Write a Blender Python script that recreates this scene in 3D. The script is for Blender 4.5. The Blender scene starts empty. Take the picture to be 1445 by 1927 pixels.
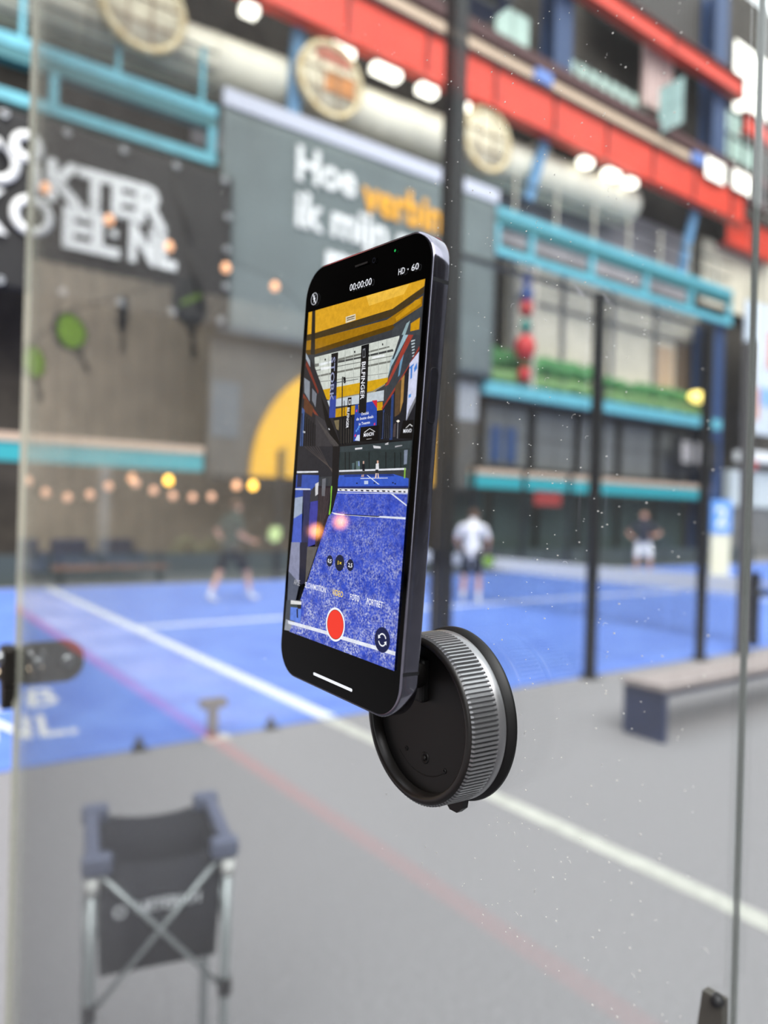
import bpy, bmesh, math, random
from mathutils import Vector, Matrix, Euler
random.seed(7)
scene = bpy.context.scene
col = scene.collection
PI = math.pi

# ------------------------------------------------------------------ camera, light, exposure
# World axes: X runs along the hall facade, Y towards it, Z up. The glass wall stands at X = GX.
EYE = Vector((0, 0, 1.65))
def camera_axes(yaw, pitch, roll):
    f = Vector((math.sin(yaw)*math.cos(pitch), math.cos(yaw)*math.cos(pitch), math.sin(pitch)))
    r0 = Vector((math.cos(yaw), -math.sin(yaw), 0)); u0 = r0.cross(f)
    r = r0*math.cos(roll)+u0*math.sin(roll); u = u0*math.cos(roll)-r0*math.sin(roll)
    return r, u, f
r_, u_, f_ = camera_axes(math.radians(35.682), math.radians(-0.054), math.radians(1.603))
cam_data = bpy.data.cameras.new('camera'); cam = bpy.data.objects.new('camera', cam_data); col.objects.link(cam)
m = Matrix((r_, u_, -f_)).transposed().to_4x4(); m.translation = EYE; cam.matrix_world = m
cam_data.sensor_fit = 'HORIZONTAL'; cam_data.sensor_width = 36; cam_data.lens = 1400*36/1445
cam_data.clip_start = 0.01; cam_data.clip_end = 200
cam_data.dof.use_dof = True; cam_data.dof.focus_distance = 0.262; cam_data.dof.aperture_fstop = 8.5
scene.camera = cam

world = bpy.data.worlds.new('World'); scene.world = world; world.use_nodes = True
bg = world.node_tree.nodes['Background']; bg.inputs[0].default_value = (0.93, 0.97, 1.0, 1); bg.inputs[1].default_value = 2.3
sun_d = bpy.data.lights.new('roof_daylight', 'SUN'); sun_d.energy = 4.2; sun_d.angle = math.radians(50); sun_d.color = (1, 0.98, 0.95)
sun = bpy.data.objects.new('roof_daylight', sun_d); col.objects.link(sun)
sun.rotation_euler = Vector((0.4, 0.9, -1)).to_track_quat('-Z', 'Y').to_euler()
scene.view_settings.view_transform = 'Standard'; scene.view_settings.look = 'None'
scene.view_settings.exposure = 0.0; scene.view_settings.gamma = 1; scene.view_settings.use_curve_mapping = False

# ------------------------------------------------------------------ materials
def lin(c):
    c = c/255.0
    return c/12.92 if c <= 0.04045 else ((c+0.055)/1.055)**2.4
def rgb(t): return (lin(t[0]), lin(t[1]), lin(t[2]), 1)
MATS = {}
def mat(name, c, rough=0.6, metal=0.0, noise=0.0, scale=8.0, bump=0.0, emit=0.0, c2=None, spec=None, coat=0.0):
    if name in MATS: return MATS[name]
    M = bpy.data.materials.new(name); M.use_nodes = True; MATS[name] = M
    nt = M.node_tree; b = nt.nodes['Principled BSDF']
    b.inputs['Base Color'].default_value = rgb(c); b.inputs['Roughness'].default_value = rough; b.inputs['Metallic'].default_value = metal
    if spec is not None: b.inputs['Specular IOR Level'].default_value = spec
    if coat: b.inputs['Coat Weight'].default_value = coat; b.inputs['Coat Roughness'].default_value = 0.03
    if emit:
        b.inputs['Emission Color'].default_value = rgb(c); b.inputs['Emission Strength'].default_value = emit
    if noise or bump:
        tc = nt.nodes.new('ShaderNodeTexCoord'); n = nt.nodes.new('ShaderNodeTexNoise')
        n.inputs['Scale'].default_value = scale; n.inputs['Detail'].default_value = 5
        nt.links.new(tc.outputs['Object'], n.inputs['Vector'])
        if noise:
            r = nt.nodes.new('ShaderNodeValToRGB')
            a = c2 if c2 else tuple(max(0, v*(1-noise)) for v in c)
            r.color_ramp.elements[0].position = 0.35; r.color_ramp.elements[0].color = rgb(a)
            r.color_ramp.elements[1].position = 0.65; r.color_ramp.elements[1].color = rgb(c)
            nt.links.new(n.outputs['Fac'], r.inputs['Fac']); nt.links.new(r.outputs['Color'], b.inputs['Base Color'])
        if bump:
            bp = nt.nodes.new('ShaderNodeBump'); bp.inputs['Strength'].default_value = bump; bp.inputs['Distance'].default_value = 0.02
            nt.links.new(n.outputs['Fac'], bp.inputs['Height']); nt.links.new(bp.outputs['Normal'], b.inputs['Normal'])
    return M

def emission_mat(name, c, strength=1.0):
    """a lit display pixel area: emits its colour, under a thin reflecting cover"""
    M = bpy.data.materials.new(name); M.use_nodes = True; MATS[name] = M
    nt = M.node_tree; b = nt.nodes['Principled BSDF']
    b.inputs['Base Color'].default_value = (0, 0, 0, 1); b.inputs['Roughness'].default_value = 0.03; b.inputs['Specular IOR Level'].default_value = 0.15
    b.inputs['Emission Color'].default_value = rgb(c); b.inputs['Emission Strength'].default_value = strength
    return M

def picture_mat(name, speckle=False):
    M = bpy.data.materials.new(name); M.use_nodes = True
    nt = M.node_tree; b = nt.nodes['Principled BSDF']
    b.inputs['Base Color'].default_value = (0, 0, 0, 1); b.inputs['Roughness'].default_value = 0.03; b.inputs['Specular IOR Level'].default_value = 0.15
    at = nt.nodes.new('ShaderNodeVertexColor'); at.layer_name = 'Col'
    src = at.outputs['Color']
    if speckle:
        tc = nt.nodes.new('ShaderNodeTexCoord')
        def noise(sc, det, p0, p1):
            n = nt.nodes.new('ShaderNodeTexNoise'); n.inputs['Scale'].default_value = sc; n.inputs['Detail'].default_value = det; n.inputs['Roughness'].default_value = 0.7
            nt.links.new(tc.outputs['Object'], n.inputs['Vector'])
            r = nt.nodes.new('ShaderNodeMapRange'); r.inputs[1].default_value = p0; r.inputs[2].default_value = p1
            nt.links.new(n.outputs['Fac'], r.inputs[0]); return r.outputs[0]
        fine = noise(1300, 4, 0.44, 0.68); big = noise(120, 3, 0.33, 0.62)
        mu = nt.nodes.new('ShaderNodeMath'); mu.operation = 'MULTIPLY'; nt.links.new(fine, mu.inputs[0]); nt.links.new(big, mu.inputs[1])
        sep = nt.nodes.new('ShaderNodeSeparateXYZ'); nt.links.new(tc.outputs['Object'], sep.inputs[0])
        mr = nt.nodes.new('ShaderNodeMapRange'); mr.inputs[1].default_value = 0.0; mr.inputs[2].default_value = -0.055; mr.inputs[3].default_value = 0.1; mr.inputs[4].default_value = 1.1
        nt.links.new(sep.outputs['Y'], mr.inputs[0])
        mu2 = nt.nodes.new('ShaderNodeMath'); mu2.operation = 'MULTIPLY'; nt.links.new(mu.outputs[0], mu2.inputs[0]); nt.links.new(mr.outputs[0], mu2.inputs[1])
        dk = noise(400, 3, 0.3, 0.6)
        mx0 = nt.nodes.new('ShaderNodeMixRGB'); mx0.inputs[1].default_value = rgb((34, 54, 160)); nt.links.new(dk, mx0.inputs[0]); nt.links.new(src, mx0.inputs[2])
        mx = nt.nodes.new('ShaderNodeMixRGB'); mx.inputs[2].default_value = rgb((225, 230, 250))
        nt.links.new(mu2.outputs[0], mx.inputs[0]); nt.links.new(mx0.outputs[0], mx.inputs[1]); src = mx.outputs[0]
    else:
        tc = nt.nodes.new('ShaderNodeTexCoord'); n = nt.nodes.new('ShaderNodeTexNoise'); n.inputs['Scale'].default_value = 420; n.inputs['Detail'].default_value = 6; n.inputs['Roughness'].default_value = 0.75
        nt.links.new(tc.outputs['Object'], n.inputs['Vector'])
        r = nt.nodes.new('ShaderNodeMapRange'); r.inputs[1].default_value = 0.3; r.inputs[2].default_value = 0.7; r.inputs[3].default_value = 0.8; r.inputs[4].default_value = 1.14; nt.links.new(n.outputs['Fac'], r.inputs[0])
        mx = nt.nodes.new('ShaderNodeMixRGB'); mx.blend_type = 'MULTIPLY'; mx.inputs[0].default_value = 1.0; nt.links.new(src, mx.inputs[1]); nt.links.new(r.outputs[0], mx.inputs[2]); src = mx.outputs[0]
    nt.links.new(src, b.inputs['Emission Color']); b.inputs['Emission Strength'].default_value = 1.0
    return M

def glass_mat(name):
    """clear float glass: Fresnel mirror over straight-through transparency, with a thin dust film that puts in a milky haze"""
    M = bpy.data.materials.new(name); M.use_nodes = True; nt = M.node_tree; nt.nodes.clear()
    out = nt.nodes.new('ShaderNodeOutputMaterial')
    geo = nt.nodes.new('ShaderNodeNewGeometry'); ior = nt.nodes.new('ShaderNodeMapRange')
    ior.inputs[3].default_value = 1.5; ior.inputs[4].default_value = 1/1.5
    nt.links.new(geo.outputs['Backfacing'], ior.inputs[0])
    fr = nt.nodes.new('ShaderNodeFresnel'); nt.links.new(ior.outputs[0], fr.inputs['IOR'])
    tr = nt.nodes.new('ShaderNodeBsdfTransparent'); tr.inputs[0].default_value = (0.96, 0.976, 0.97, 1)
    gl = nt.nodes.new('ShaderNodeBsdfGlossy'); gl.inputs['Roughness'].default_value = 0.0
    mx = nt.nodes.new('ShaderNodeMixShader'); nt.links.new(fr.outputs[0], mx.inputs[0]); nt.links.new(tr.outputs[0], mx.inputs[1]); nt.links.new(gl.outputs[0], mx.inputs[2])
    df = nt.nodes.new('ShaderNodeBsdfDiffuse'); df.inputs[0].default_value = (0.75, 0.75, 0.72, 1)  # diffuse film put in for the milky veil over the view
    tc = nt.nodes.new('ShaderNodeTexCoord'); n = nt.nodes.new('ShaderNodeTexNoise'); n.inputs['Scale'].default_value = 9; n.inputs['Detail'].default_value = 3
    nt.links.new(tc.outputs['Object'], n.inputs['Vector'])
    mr = nt.nodes.new('ShaderNodeMapRange'); mr.inputs[1].default_value = 0.3; mr.inputs[2].default_value = 0.7; mr.inputs[3].default_value = 0.012; mr.inputs[4].default_value = 0.034
    nt.links.new(n.outputs['Fac'], mr.inputs[0])
    mx2 = nt.nodes.new('ShaderNodeMixShader'); nt.links.new(mr.outputs[0], mx2.inputs[0]); nt.links.new(mx.outputs[0], mx2.inputs[1]); nt.links.new(df.outputs[0], mx2.inputs[2])
    nt.links.new(mx2.outputs[0], out.inputs[0])
    return M

# ------------------------------------------------------------------ helpers
def tag(o, label=None, cat=None, group=None, kind=None):
    if label: o['label'] = label
    if cat: o['category'] = cat
    if group: o['group'] = group
    if kind: o['kind'] = kind
    return o
OFF = {}
def thing(name, loc, label, cat, rz=0.0, group=None):
    o = bpy.data.objects.new(name, None); col.objects.link(o); o.location = loc; o.rotation_euler = (0, 0, rz); o.empty_display_size = 0.05
    OFF[o] = Vector(loc) if rz == 0 else Vector((0, 0, 0))
    return tag(o, label, cat, group)
class MB:
    def __init__(s): s.bm = bmesh.new()
    def box(s, x0, x1, y0, y1, z0, z1, bevel=0.0):
        vs = [s.bm.verts.new(p) for p in ((x0,y0,z0),(x1,y0,z0),(x1,y1,z0),(x0,y1,z0),(x0,y0,z1),(x1,y0,z1),(x1,y1,z1),(x0,y1,z1))]
        fs = [s.bm.faces.new([vs[i] for i in q]) for q in ((3,2,1,0),(4,5,6,7),(0,1,5,4),(1,2,6,5),(2,3,7,6),(3,0,4,7))]
        if bevel:
            ed = list({e for f in fs for e in f.edges}); bmesh.ops.bevel(s.bm, geom=ed, offset=bevel, segments=2, affect='EDGES', profile=0.5)
        return s
    def tube(s, pts, rad, seg=10, caps=True, flat=1.0):
        pts = [Vector(p) for p in pts]; n = len(pts)
        if not hasattr(rad, '__len__'): rad = [rad]*n
        rings = []; ref = None
        for i, p in enumerate(pts):
            d = (pts[min(i+1, n-1)]-pts[max(i-1, 0)])
            if d.length < 1e-9: d = Vector((0, 0, 1))
            d.normalize()
            if ref is None: ref = Vector((0, 0, 1)) if abs(d.z) < 0.9 else Vector((0, 1, 0))
            a = d.cross(ref)
            if a.length < 1e-6: a = d.orthogonal()
            a.normalize(); b = d.cross(a); ref = -b if False else ref
            rings.append([s.bm.verts.new(p+a*math.cos(2*PI*k/seg)*rad[i]+b*math.sin(2*PI*k/seg)*rad[i]*flat) for k in range(seg)])
        for i in range(n-1):
            for k in range(seg):
                f = s.bm.faces.new([rings[i][k], rings[i][(k+1) % seg], rings[i+1][(k+1) % seg], rings[i+1][k]]); f.smooth = True
        if caps: s.bm.faces.new(rings[0]); s.bm.faces.new(rings[-1][::-1])
        return s
    def lathe(s, prof, origin, axis, seg=32, closed=False, smooth=True):
        """prof: (radius, distance along axis)"""
        ax = Vector(axis).normalized(); a = ax.orthogonal().normalized(); b = ax.cross(a); o = Vector(origin); rings = []
        for r, d in prof:
            if r < 1e-7: rings.append([s.bm.verts.new(o+ax*d)])
            else: rings.append([s.bm.verts.new(o+ax*d+(a*math.cos(2*PI*k/seg)+b*math.sin(2*PI*k/seg))*r) for k in range(seg)])
        pr = list(zip(rings, rings[1:]))+([(rings[-1], rings[0])] if closed else [])
        for A, B in pr:
            for k in range(seg):
                k2 = (k+1) % seg
                if len(A) == 1 and len(B) == 1: continue
                q = [A[0], B[k2], B[k]] if len(A) == 1 else ([A[k], A[k2], B[0]] if len(B) == 1 else [A[k], A[k2], B[k2], B[k]])
                f = s.bm.faces.new(q); f.smooth = smooth
        return s
    def prism(s, poly, to3, depth):
        """poly in 2D; to3(a,b,d) maps to 3D; extruded 0..depth"""
        lo = [s.bm.verts.new(to3(a, b, 0)) for a, b in poly]; hi = [s.bm.verts.new(to3(a, b, depth)) for a, b in poly]; n = len(poly)
        s.bm.faces.new(lo[::-1]); s.bm.faces.new(hi)
        for i in range(n): s.bm.faces.new([lo[i], lo[(i+1) % n], hi[(i+1) % n], hi[i]])
        return s
    def sphere(s, c, r, seg=12, rings=8, sc=(1, 1, 1)):
        g = bmesh.ops.create_uvsphere(s.bm, u_segments=seg, v_segments=rings, radius=1)
        for v in g['verts']: v.co = Vector((v.co.x*r*sc[0], v.co.y*r*sc[1], v.co.z*r*sc[2]))+Vector(c)
        for v in g['verts']:
            for f in v.link_faces: f.smooth = True
        return s
    def build(s, name, material, parent=None, label=None, kind=None):
        me = bpy.data.meshes.new(name); bmesh.ops.recalc_face_normals(s.bm, faces=s.bm.faces[:]); 
        off = OFF.get(parent, Vector((0, 0, 0))) if parent else Vector((0, 0, 0))
        for v in s.bm.verts: v.co -= off
        s.bm.to_mesh(me); s.bm.free()
        o = bpy.data.objects.new(name, me); col.objects.link(o); me.materials.append(material)
        OFF[o] = off
        if parent: o.parent = parent
        if label: o['label'] = label
        if kind: o['kind'] = kind
        return o
def box(name, material, parent, *a, **k):
    b = k.pop('bevel', 0.0); return MB().box(*a, bevel=b).build(name, material, parent, **k)
def rounded(w, h, r, n=6):
    pts = []
    for cx, cy, a0 in ((w/2-r, h/2-r, 0), (-w/2+r, h/2-r, 90), (-w/2+r, -h/2+r, 180), (w/2-r, -h/2+r, 270)):
        for i in range(n+1):
            a = math.radians(a0+90*i/n); pts.append((cx+r*math.cos(a), cy+r*math.sin(a)))
    return pts
_txt = {}
def text_geo(s, bold=0.0, res=2):
    """verts/faces of a flat string, baseline at 0, scaled so that the width is 1 and cap height is 1"""
    def mk(t):
        cu = bpy.data.curves.new('t', 'FONT'); cu.body = t; cu.offset = bold; cu.resolution_u = res
        ob = bpy.data.objects.new('t', cu); col.objects.link(ob); bpy.context.view_layer.update()
        me = bpy.data.meshes.new_from_object(ob.evaluated_get(bpy.context.evaluated_depsgraph_get()))
        v = [tuple(x.co[:2]) for x in me.vertices]; f = [tuple(p.vertices) for p in me.polygons]
        bpy.data.objects.remove(ob); bpy.data.curves.remove(cu); bpy.data.meshes.remove(me); return v, f
    if ('H', bold) not in _txt: _txt[('H', bold)] = max(y for _, y in mk('H')[0])
    H = _txt[('H', bold)]; v, f = mk(s); x0 = min(x for x, _ in v); x1 = max(x for x, _ in v)
    return [((x-x0)/(x1-x0), y/H) for x, y in v], f
def text(name, s, O, E, U, material, parent, thick=0.0, bold=0.0, label=None):
    """string s with its baseline from O to E and its cap height along U-O, raised by thick along the normal"""
    O, E, U = Vector(O), Vector(E), Vector(U); ex, uy = E-O, U-O; n = ex.cross(uy).normalized()
    v, f = text_geo(s, bold); mb = MB()
    vs = [mb.bm.verts.new(O+ex*a+uy*b+n*thick) for a, b in v]
    for q in f:
        try: mb.bm.faces.new([vs[i] for i in q])
        except ValueError: pass
    if thick > 0.001:
        g = bmesh.ops.extrude_face_region(mb.bm, geom=mb.bm.faces[:])
        for e in g['geom']:
            if isinstance(e, bmesh.types.BMVert): e.co -= n*thick*0.9
    return mb.build(name, material, parent, label)
def copy_tree(o, parent=None):
    c = o.copy(); col.objects.link(c); c.parent = parent
    for ch in list(o.children): copy_tree(ch, c)
    return c

# ------------------------------------------------------------------ palette
GREY = mat('grey_carpet', (149, 147, 150), 0.95, noise=0.16, scale=60, bump=0.25)
def turf_mat():
    M = mat('blue_turf', (104, 138, 216), 0.95, noise=0.22, scale=2.2, c2=(88, 120, 202), bump=0.2); return M
TURF = turf_mat()
WHITE_LINE = mat('white_line_paint', (226, 230, 232), 0.8)
RED_LINE = mat('red_line_paint', (186, 58, 58), 0.8)
TEAL = mat('teal_paint', (104, 182, 198), 0.45, noise=0.08, scale=3)
TEAL_SHADE = mat('teal_shaded_underside', (48, 112, 118), 0.5)  # teal copy with the soffit's shade put into its colour
TEAL_LOW = mat('turquoise_fascia_paint', (46, 158, 166), 0.5)
RED = mat('red_steel_paint', (226, 70, 50), 0.45, noise=0.1, scale=1.5)
MAROON = mat('maroon_steel', (74, 40, 40), 0.6)
BEIGE = mat('beige_sill', (196, 172, 150), 0.7)
CREAM = mat('cream_duct_paint', (250, 244, 224), 0.5, noise=0.06, scale=2)
CREAM_WALL = mat('cream_plaster', (214, 206, 188), 0.8, noise=0.08, scale=1.2)
DARKWALL = mat('dark_brown_brick', (74, 68, 62), 0.85, noise=0.25, scale=2.5)
GREYWALL = mat('grey_plaster', (112, 112, 112), 0.8, noise=0.12, scale=1.5)
BLACK = mat('black_powder_coat', (22, 23, 26), 0.45)
BLACK_CLOTH = mat('black_banner_cloth', (30, 28, 28), 0.7, noise=0.2, scale=3)
GREY_CLOTH = mat('grey_green_banner_cloth', (108, 118, 118), 0.75, noise=0.08, scale=0.8)
LAV = mat('lavender_fascia', (196, 198, 212), 0.6)
WHITE = mat('white_print', (238, 238, 236), 0.6)
ORANGE = mat('amber_print', (240, 170, 40), 0.6)
YELLOW = mat('yellow_panel', (238, 178, 40), 0.6, noise=0.05, scale=1)
BLUE_STEEL = mat('blue_steel_paint', (46, 68, 106), 0.5)
BLUE_LIGHT = mat('light_blue_steel_paint', (96, 140, 178), 0.5)
NAVY = mat('navy_panel', (44, 56, 94), 0.6, noise=0.15, scale=4)
PANE = mat('pale_window_pane', (176, 200, 190), 0.15)
PANE_DARK = mat('dark_window_pane', (58, 70, 68), 0.2); PANE_MID = mat('grey_window_pane', (104, 106, 106), 0.3)
FRAME = mat('dark_window_frame', (40, 40, 42), 0.5)
LIT = mat('daylit_window_pane', (255, 250, 238), 0.3, emit=1.5)
LAMP = mat('lamp_diffuser', (255, 250, 236), 0.4, emit=3.6)
BULB = mat('warm_bulb_glass', (255, 184, 136), 0.3, emit=1.7)
BULB_HOT = mat('bright_warm_bulb_glass', (255, 190, 70), 0.3, emit=7.0)
GREEN = mat('hedge_leaf', (84, 150, 88), 0.8, noise=0.35, scale=14)
GREEN_L = mat('light_hedge_leaf', (132, 172, 108), 0.8, noise=0.3, scale=14)
WOOD = mat('warm_wood', (176, 118, 82), 0.6, noise=0.25, scale=6)
BENCH_TOP = mat('grey_oak', (172, 160, 158), 0.6, noise=0.15, scale=12)
STEEL = mat('brushed_steel', (190, 192, 195), 0.3, metal=1.0)
PINK = mat('pale_pink_plaster', (206, 178, 172), 0.7)
SLAT = mat('grey_corrugated_sheet', (84, 80, 78), 0.6)
LEFTWALL = mat('dark_timber_wall', (26, 22, 20), 0.85, noise=0.3, scale=3)
CLAD = mat('beige_corrugated_cladding', (188, 174, 154), 0.75, noise=0.1, scale=1.5)

GX = 0.187
# ------------------------------------------------------------------ room shell
box('floor', GREY, None, -24, 46, -14, 24, -0.2, 0.0, kind='structure')
DARK_FLOOR = mat('added_dark_floor', (74, 73, 78), .85, noise=.15, scale=30)
box('floor_added_dark', DARK_FLOOR, None, -1.70, GX-.02, -11.9, 15.5, 0.0, 0.002, kind='structure')  # dark floor added beside the glass to dim the veil it mirrors
box('floor_added_dark_rear', DARK_FLOOR, None, GX+.02, 45.9, -11.9, -1.2, 0.0, 0.002, kind='structure')  # unseen dark floor added so the phone's side edge reflects darker
wall = box('wall_back', DARKWALL, None, -0.2, 46, 19.4, 19.8, 0, 27, kind='structure')
box('wall_front', mat('dark_hall_wall', (70, 66, 64), .8, noise=.2, scale=1), None, -16.4, 46, -12.4, -12, 0, 11.5, kind='structure')
box('wall_right', MATS['dark_hall_wall'], None, 46, 46.4, -12.4, 19.8, 0, 27, kind='structure')
wl = box('wall_left', LEFTWALL, None, -16.4, -16, -6, 19.8, 0, 27, kind='structure')
mb = MB()
wc = box('wall_side', CLAD, None, -16, -0.2, 17.9, 18.1, 0, 7.0, kind='structure')
box('wall_side_upper', mat('dark_umber_cladding', (72, 66, 62), .8, noise=.2, scale=.6), None, -16, -0.2, 17.88, 18.12, 7.0, 27, kind='structure')
box('baseboard_side', mat('dark_plinth', (44, 42, 44), .7), None, -16, -0.2, 17.74, 17.84, 0, .5, kind='structure')
for k in range(40):
    x = -15.9+k*0.39; box('rib', CLAD, wc, x, x+0.12, 17.84, 17.9, 0, 7.0)

# court: blue turf mats with their printed lines
def court(x0, x1, y0, y1, label):
    t = box('court_turf', TURF, None, x0, x1, y0, y1, 0.0021, 0.012); tag(t, label, 'court')
    return t
c1 = court(GX+.02, 19.3, 5.0, 15.2, 'blue padel court turf crossed by white lines in front of the players')
c2 = court(20.6, 45, 5.0, 15.2, 'light blue turf of the next court beyond the number two pillar')
box('line', WHITE_LINE, c1, 3.03, 3.17, 5.0, 15.2, 0.011, 0.016)
box('line', WHITE_LINE, c1, 3.17, 15.6, 9.86, 10.0, 0.011, 0.016)
box('line', WHITE_LINE, c1, 15.6, 15.74, 5.0, 15.2, 0.011, 0.016)
line2 = box('floor_line', mat('worn_white_tape', (198, 198, 190), .8, noise=.1, scale=9), None, 3.04, 3.16, -3.0, 5.0, 0.0, 0.003); tag(line2, 'long white line taped across the grey floor past the suction mount', 'line')
red = box('floor_line', RED_LINE, None, 2*GX-2.18, 2*GX-2.07, -4, 16, 0.0, 0.004); tag(red, 'dull red line on the floor running left of the white line', 'line')
veil_strip = box('floor_veil_strip', mat('pale_veil_strip', (206, 198, 202), .9, noise=.25, scale=.9), None, 2*GX-3.02, 2*GX-2.2, 5.2, 14.5, 0, .006); tag(veil_strip, 'pale runner added to be mirrored as a light veil between the red and white lines', 'strip')  # pale strip added out of view so the glass mirrors a light veil
for s, o, e, u in (('UB', (0.86, 6.45), (1.42, 6.42), (0.95, 7.05)), ('NL.', (0.80, 5.62), (1.36, 5.56), (0.88, 6.2))):
    text('printed_letters', s, (*o, 0.0125), (*e, 0.0125), (*u, 0.0125), WHITE, c1, 0.0008, 0.015)

# ------------------------------------------------------------------ facade, storey by storey
YF = 17.5
def gallery(name, label, x0, x1, posts, rails, ztop=11.2, rp=None):
    g = thing(name, (x0, YF, 10), label, 'gallery')
    box('upper_beam', TEAL, g, x0, x1, YF-0.12, YF+0.12, ztop, ztop+0.26)
    box('soffit', TEAL_SHADE, g, x0, x1, YF-0.1, YF+0.2, ztop-0.28, ztop)
    box('lower_beam', TEAL, g, x0, x1, YF-0.12, YF+0.12, 10.02, 10.27)
    for x in posts: box('post', TEAL, g, x-0.09, x+0.09, YF-0.1, YF+0.1, 10.27, ztop-0.28)
    x = x0+0.9
    while x < x1: box('railing_post', rp or TEAL, g, x-(.03 if rp else .05), x+(.03 if rp else .05), YF-0.05, YF+0.05, ztop+0.26, ztop+1.6); x += 2.0
    for z in rails: box('rail', FRAME, g, x0, x1, YF-0.03, YF+0.03, z, z+0.05)
    return g
gallery('steel_gallery', 'light teal steel gallery above the black cloth banner, with end post', -0.15, 7.12, [0.4, 3.4, 7.02], (11.9, 12.35, 12.8))
gallery('steel_gallery', 'light teal steel gallery right of the grey banner, under the cream duct end', 16.6, 30.6, [16.7, 18.3, 21.4, 24.6, 27.6, 30.5], (12.0, 12.6), 11.28, mat('pale_rail_post', (196, 190, 176), .6))
for x0, x1, lab in ((-0.15, 7.0, 'turquoise fascia beam low on the left, above the string of bulbs'), (15.9, 29.3, 'turquoise fascia beam at the lower right, above the dark ground floor windows')):
    b = thing('fascia_beam', (x0, YF, 2.5), lab, 'beam')
    box('beam', TEAL_LOW, b, x0, x1, YF-0.1, YF+0.12, 2.5, 2.92); box('sill', BEIGE, b, x0, x1, YF-0.14, YF+0.12, 2.92, 3.1)
b = thing('fascia_beam', (16.3, YF, 5.5), 'light teal balcony edge beam below the green hedge', 'beam')
box('beam', TEAL, b, 16.3, 30.0, YF-0.12, YF+0.12, 5.5, 5.92); box('slab', GREYWALL, b, 16.3, 30.0, YF+0.12, 18.9, 5.55, 5.75)

# cream gallery wall and its slim posts, right
cw = box('wall_gallery', CREAM_WALL, None, 18.6, 30.2, 18.7, 18.9, 5.75, 10.9, kind='structure')
box('top_rail', GREYWALL, cw, 18.6, 30.2, 18.64, 18.7, 9.2, 9.32)
for x in (18.7, 21.3, 24.2, 27.0): box('panel_post', GREYWALL, cw, x-0.1, x+0.1, 18.62, 18.7, 5.75, 10.9)
box('door_panel', mat('tan_door', (186, 160, 134), 0.7), cw, 26.9, 28.3, 18.65, 18.7, 5.75, 8.9)
box('door_panel', mat('brown_door', (96, 80, 66), 0.7), cw, 28.5, 29.7, 18.65, 18.7, 5.75, 9.4)
for x0, x1, z0, z1, m_, lab in ((16.5, 22.6, 6.55, 7.2, GREEN, 'dark green hedge trough, upper row on the right balcony, left end'), (22.7, 29.1, 6.5, 7.0, GREEN, 'dark green hedge trough, upper row on the right balcony, right end'), (16.5, 22.6, 5.95, 6.4, GREEN_L, 'light green hedge trough on the teal balcony edge, left end'), (22.7, 29.1, 5.95, 6.35, GREEN_L, 'light green hedge trough on the teal balcony edge, right end')):
    y = YF+0.62 if m_ is GREEN else YF+0.14
    p = thing('hedge_trough', (x0, y, 5.75), lab, 'planter')
    box('trough', GREYWALL, p, x0, x1, y, y+0.3, 5.8 if m_ is GREEN else 5.76, z0)
    mb = MB(); n = int((x1-x0)*9); rnd = random.Random(int(x0*10+z0*7))
    for k in range(n):
        x = x0+.2+(x1-x0-.4)*(k+0.5)/n; mb.sphere((x, y+0.15+rnd.uniform(-.06, .06), z0+(z1-z0)*rnd.uniform(.3, .8)), (z1-z0)*rnd.uniform(.35, .5), 7, 5)
    mb.build('foliage', m_, p, kind='stuff')
# hanging coloured ornament column on the right balcony
orn = thing('ornament_string', (18.05, YF-0.1, 6.0), 'hanging string of red, blue and green lanterns beside the grey banner', 'decoration')
for z, c, r in ((6.3, (190, 40, 44), .22), (7.2, (196, 44, 48), .36), (7.9, (60, 130, 120), .2), (8.5, (180, 50, 50), .24), (8.95, (40, 70, 130), .24), (9.5, (120, 130, 180), .2)):
    MB().sphere((18.05, YF-0.1, z), r, 12, 8, (1, 1, 1.25)).build('lantern', mat('lantern_%d' % int(z*10), c, 0.5), orn)
MB().tube([(18.05, YF-0.1, 6.0), (18.05, YF-0.1, 10.05)], 0.015, 5).build('cord', BLACK, orn)
pole = box('flag_pole', mat('pale_pole', (206, 196, 184), 0.6), None, 18.45, 18.57, YF-0.08, YF+0.04, 5.92, 10.02); tag(pole, 'slim pale pole beside the hanging lanterns', 'pole')

# windows of the right facade
wn = [0]
def window(x0, x1, z0, z1, y, nx, nz, pane, frame=None, fr=0.06):
    wn[0] += 1
    w = box('window_%d' % wn[0], frame or FRAME, None, x0, x1, y, y+0.1, z0, z1, kind='structure')
    dx, dz = (x1-x0)/nx, (z1-z0)/nz
    for i in range(nx):
        for k in range(nz): box('pane', pane, w, x0+i*dx+fr/2, x0+(i+1)*dx-fr/2, y-0.03, y, z0+k*dz+fr/2, z0+(k+1)*dz-fr/2)
    return w
window(20.4, 25.2, 16.95, 18.15, 18.05, 8, 1, PANE, None, .2)
window(16.9, 18.5, 17.0, 18.6, 18.05, 2, 1, PANE)
window(30.35, 33.6, 16.6, 19.9, 18.2, 3, 3, PANE, None, .2)
window(31.95, 35.0, 20.2, 23.4, 18.4, 2, 2, LIT)
window(27.7, 29.1, 15.5, 16.35, 17.04, 1, 1, LIT); window(29.7, 31.25, 15.6, 16.45, 17.04, 1, 1, LIT)
for k in range(9): window(-6+k*3.2, -3.6+k*3.2, 1.9, 6.2, -11.94, 3, 3, mat('unseen_glow_pane', (206, 208, 222), .3, emit=1.1))  # unseen glowing row behind the camera, added for the phone edge's bright reflection
vent = box('window_vent', FRAME, None, -0.04, 0.04, -.55, .55, -.9, .9, kind='structure'); vent.location = (24.95, 16.8, 17.3); vent.rotation_euler = (0, 0, math.radians(-3))
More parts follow.
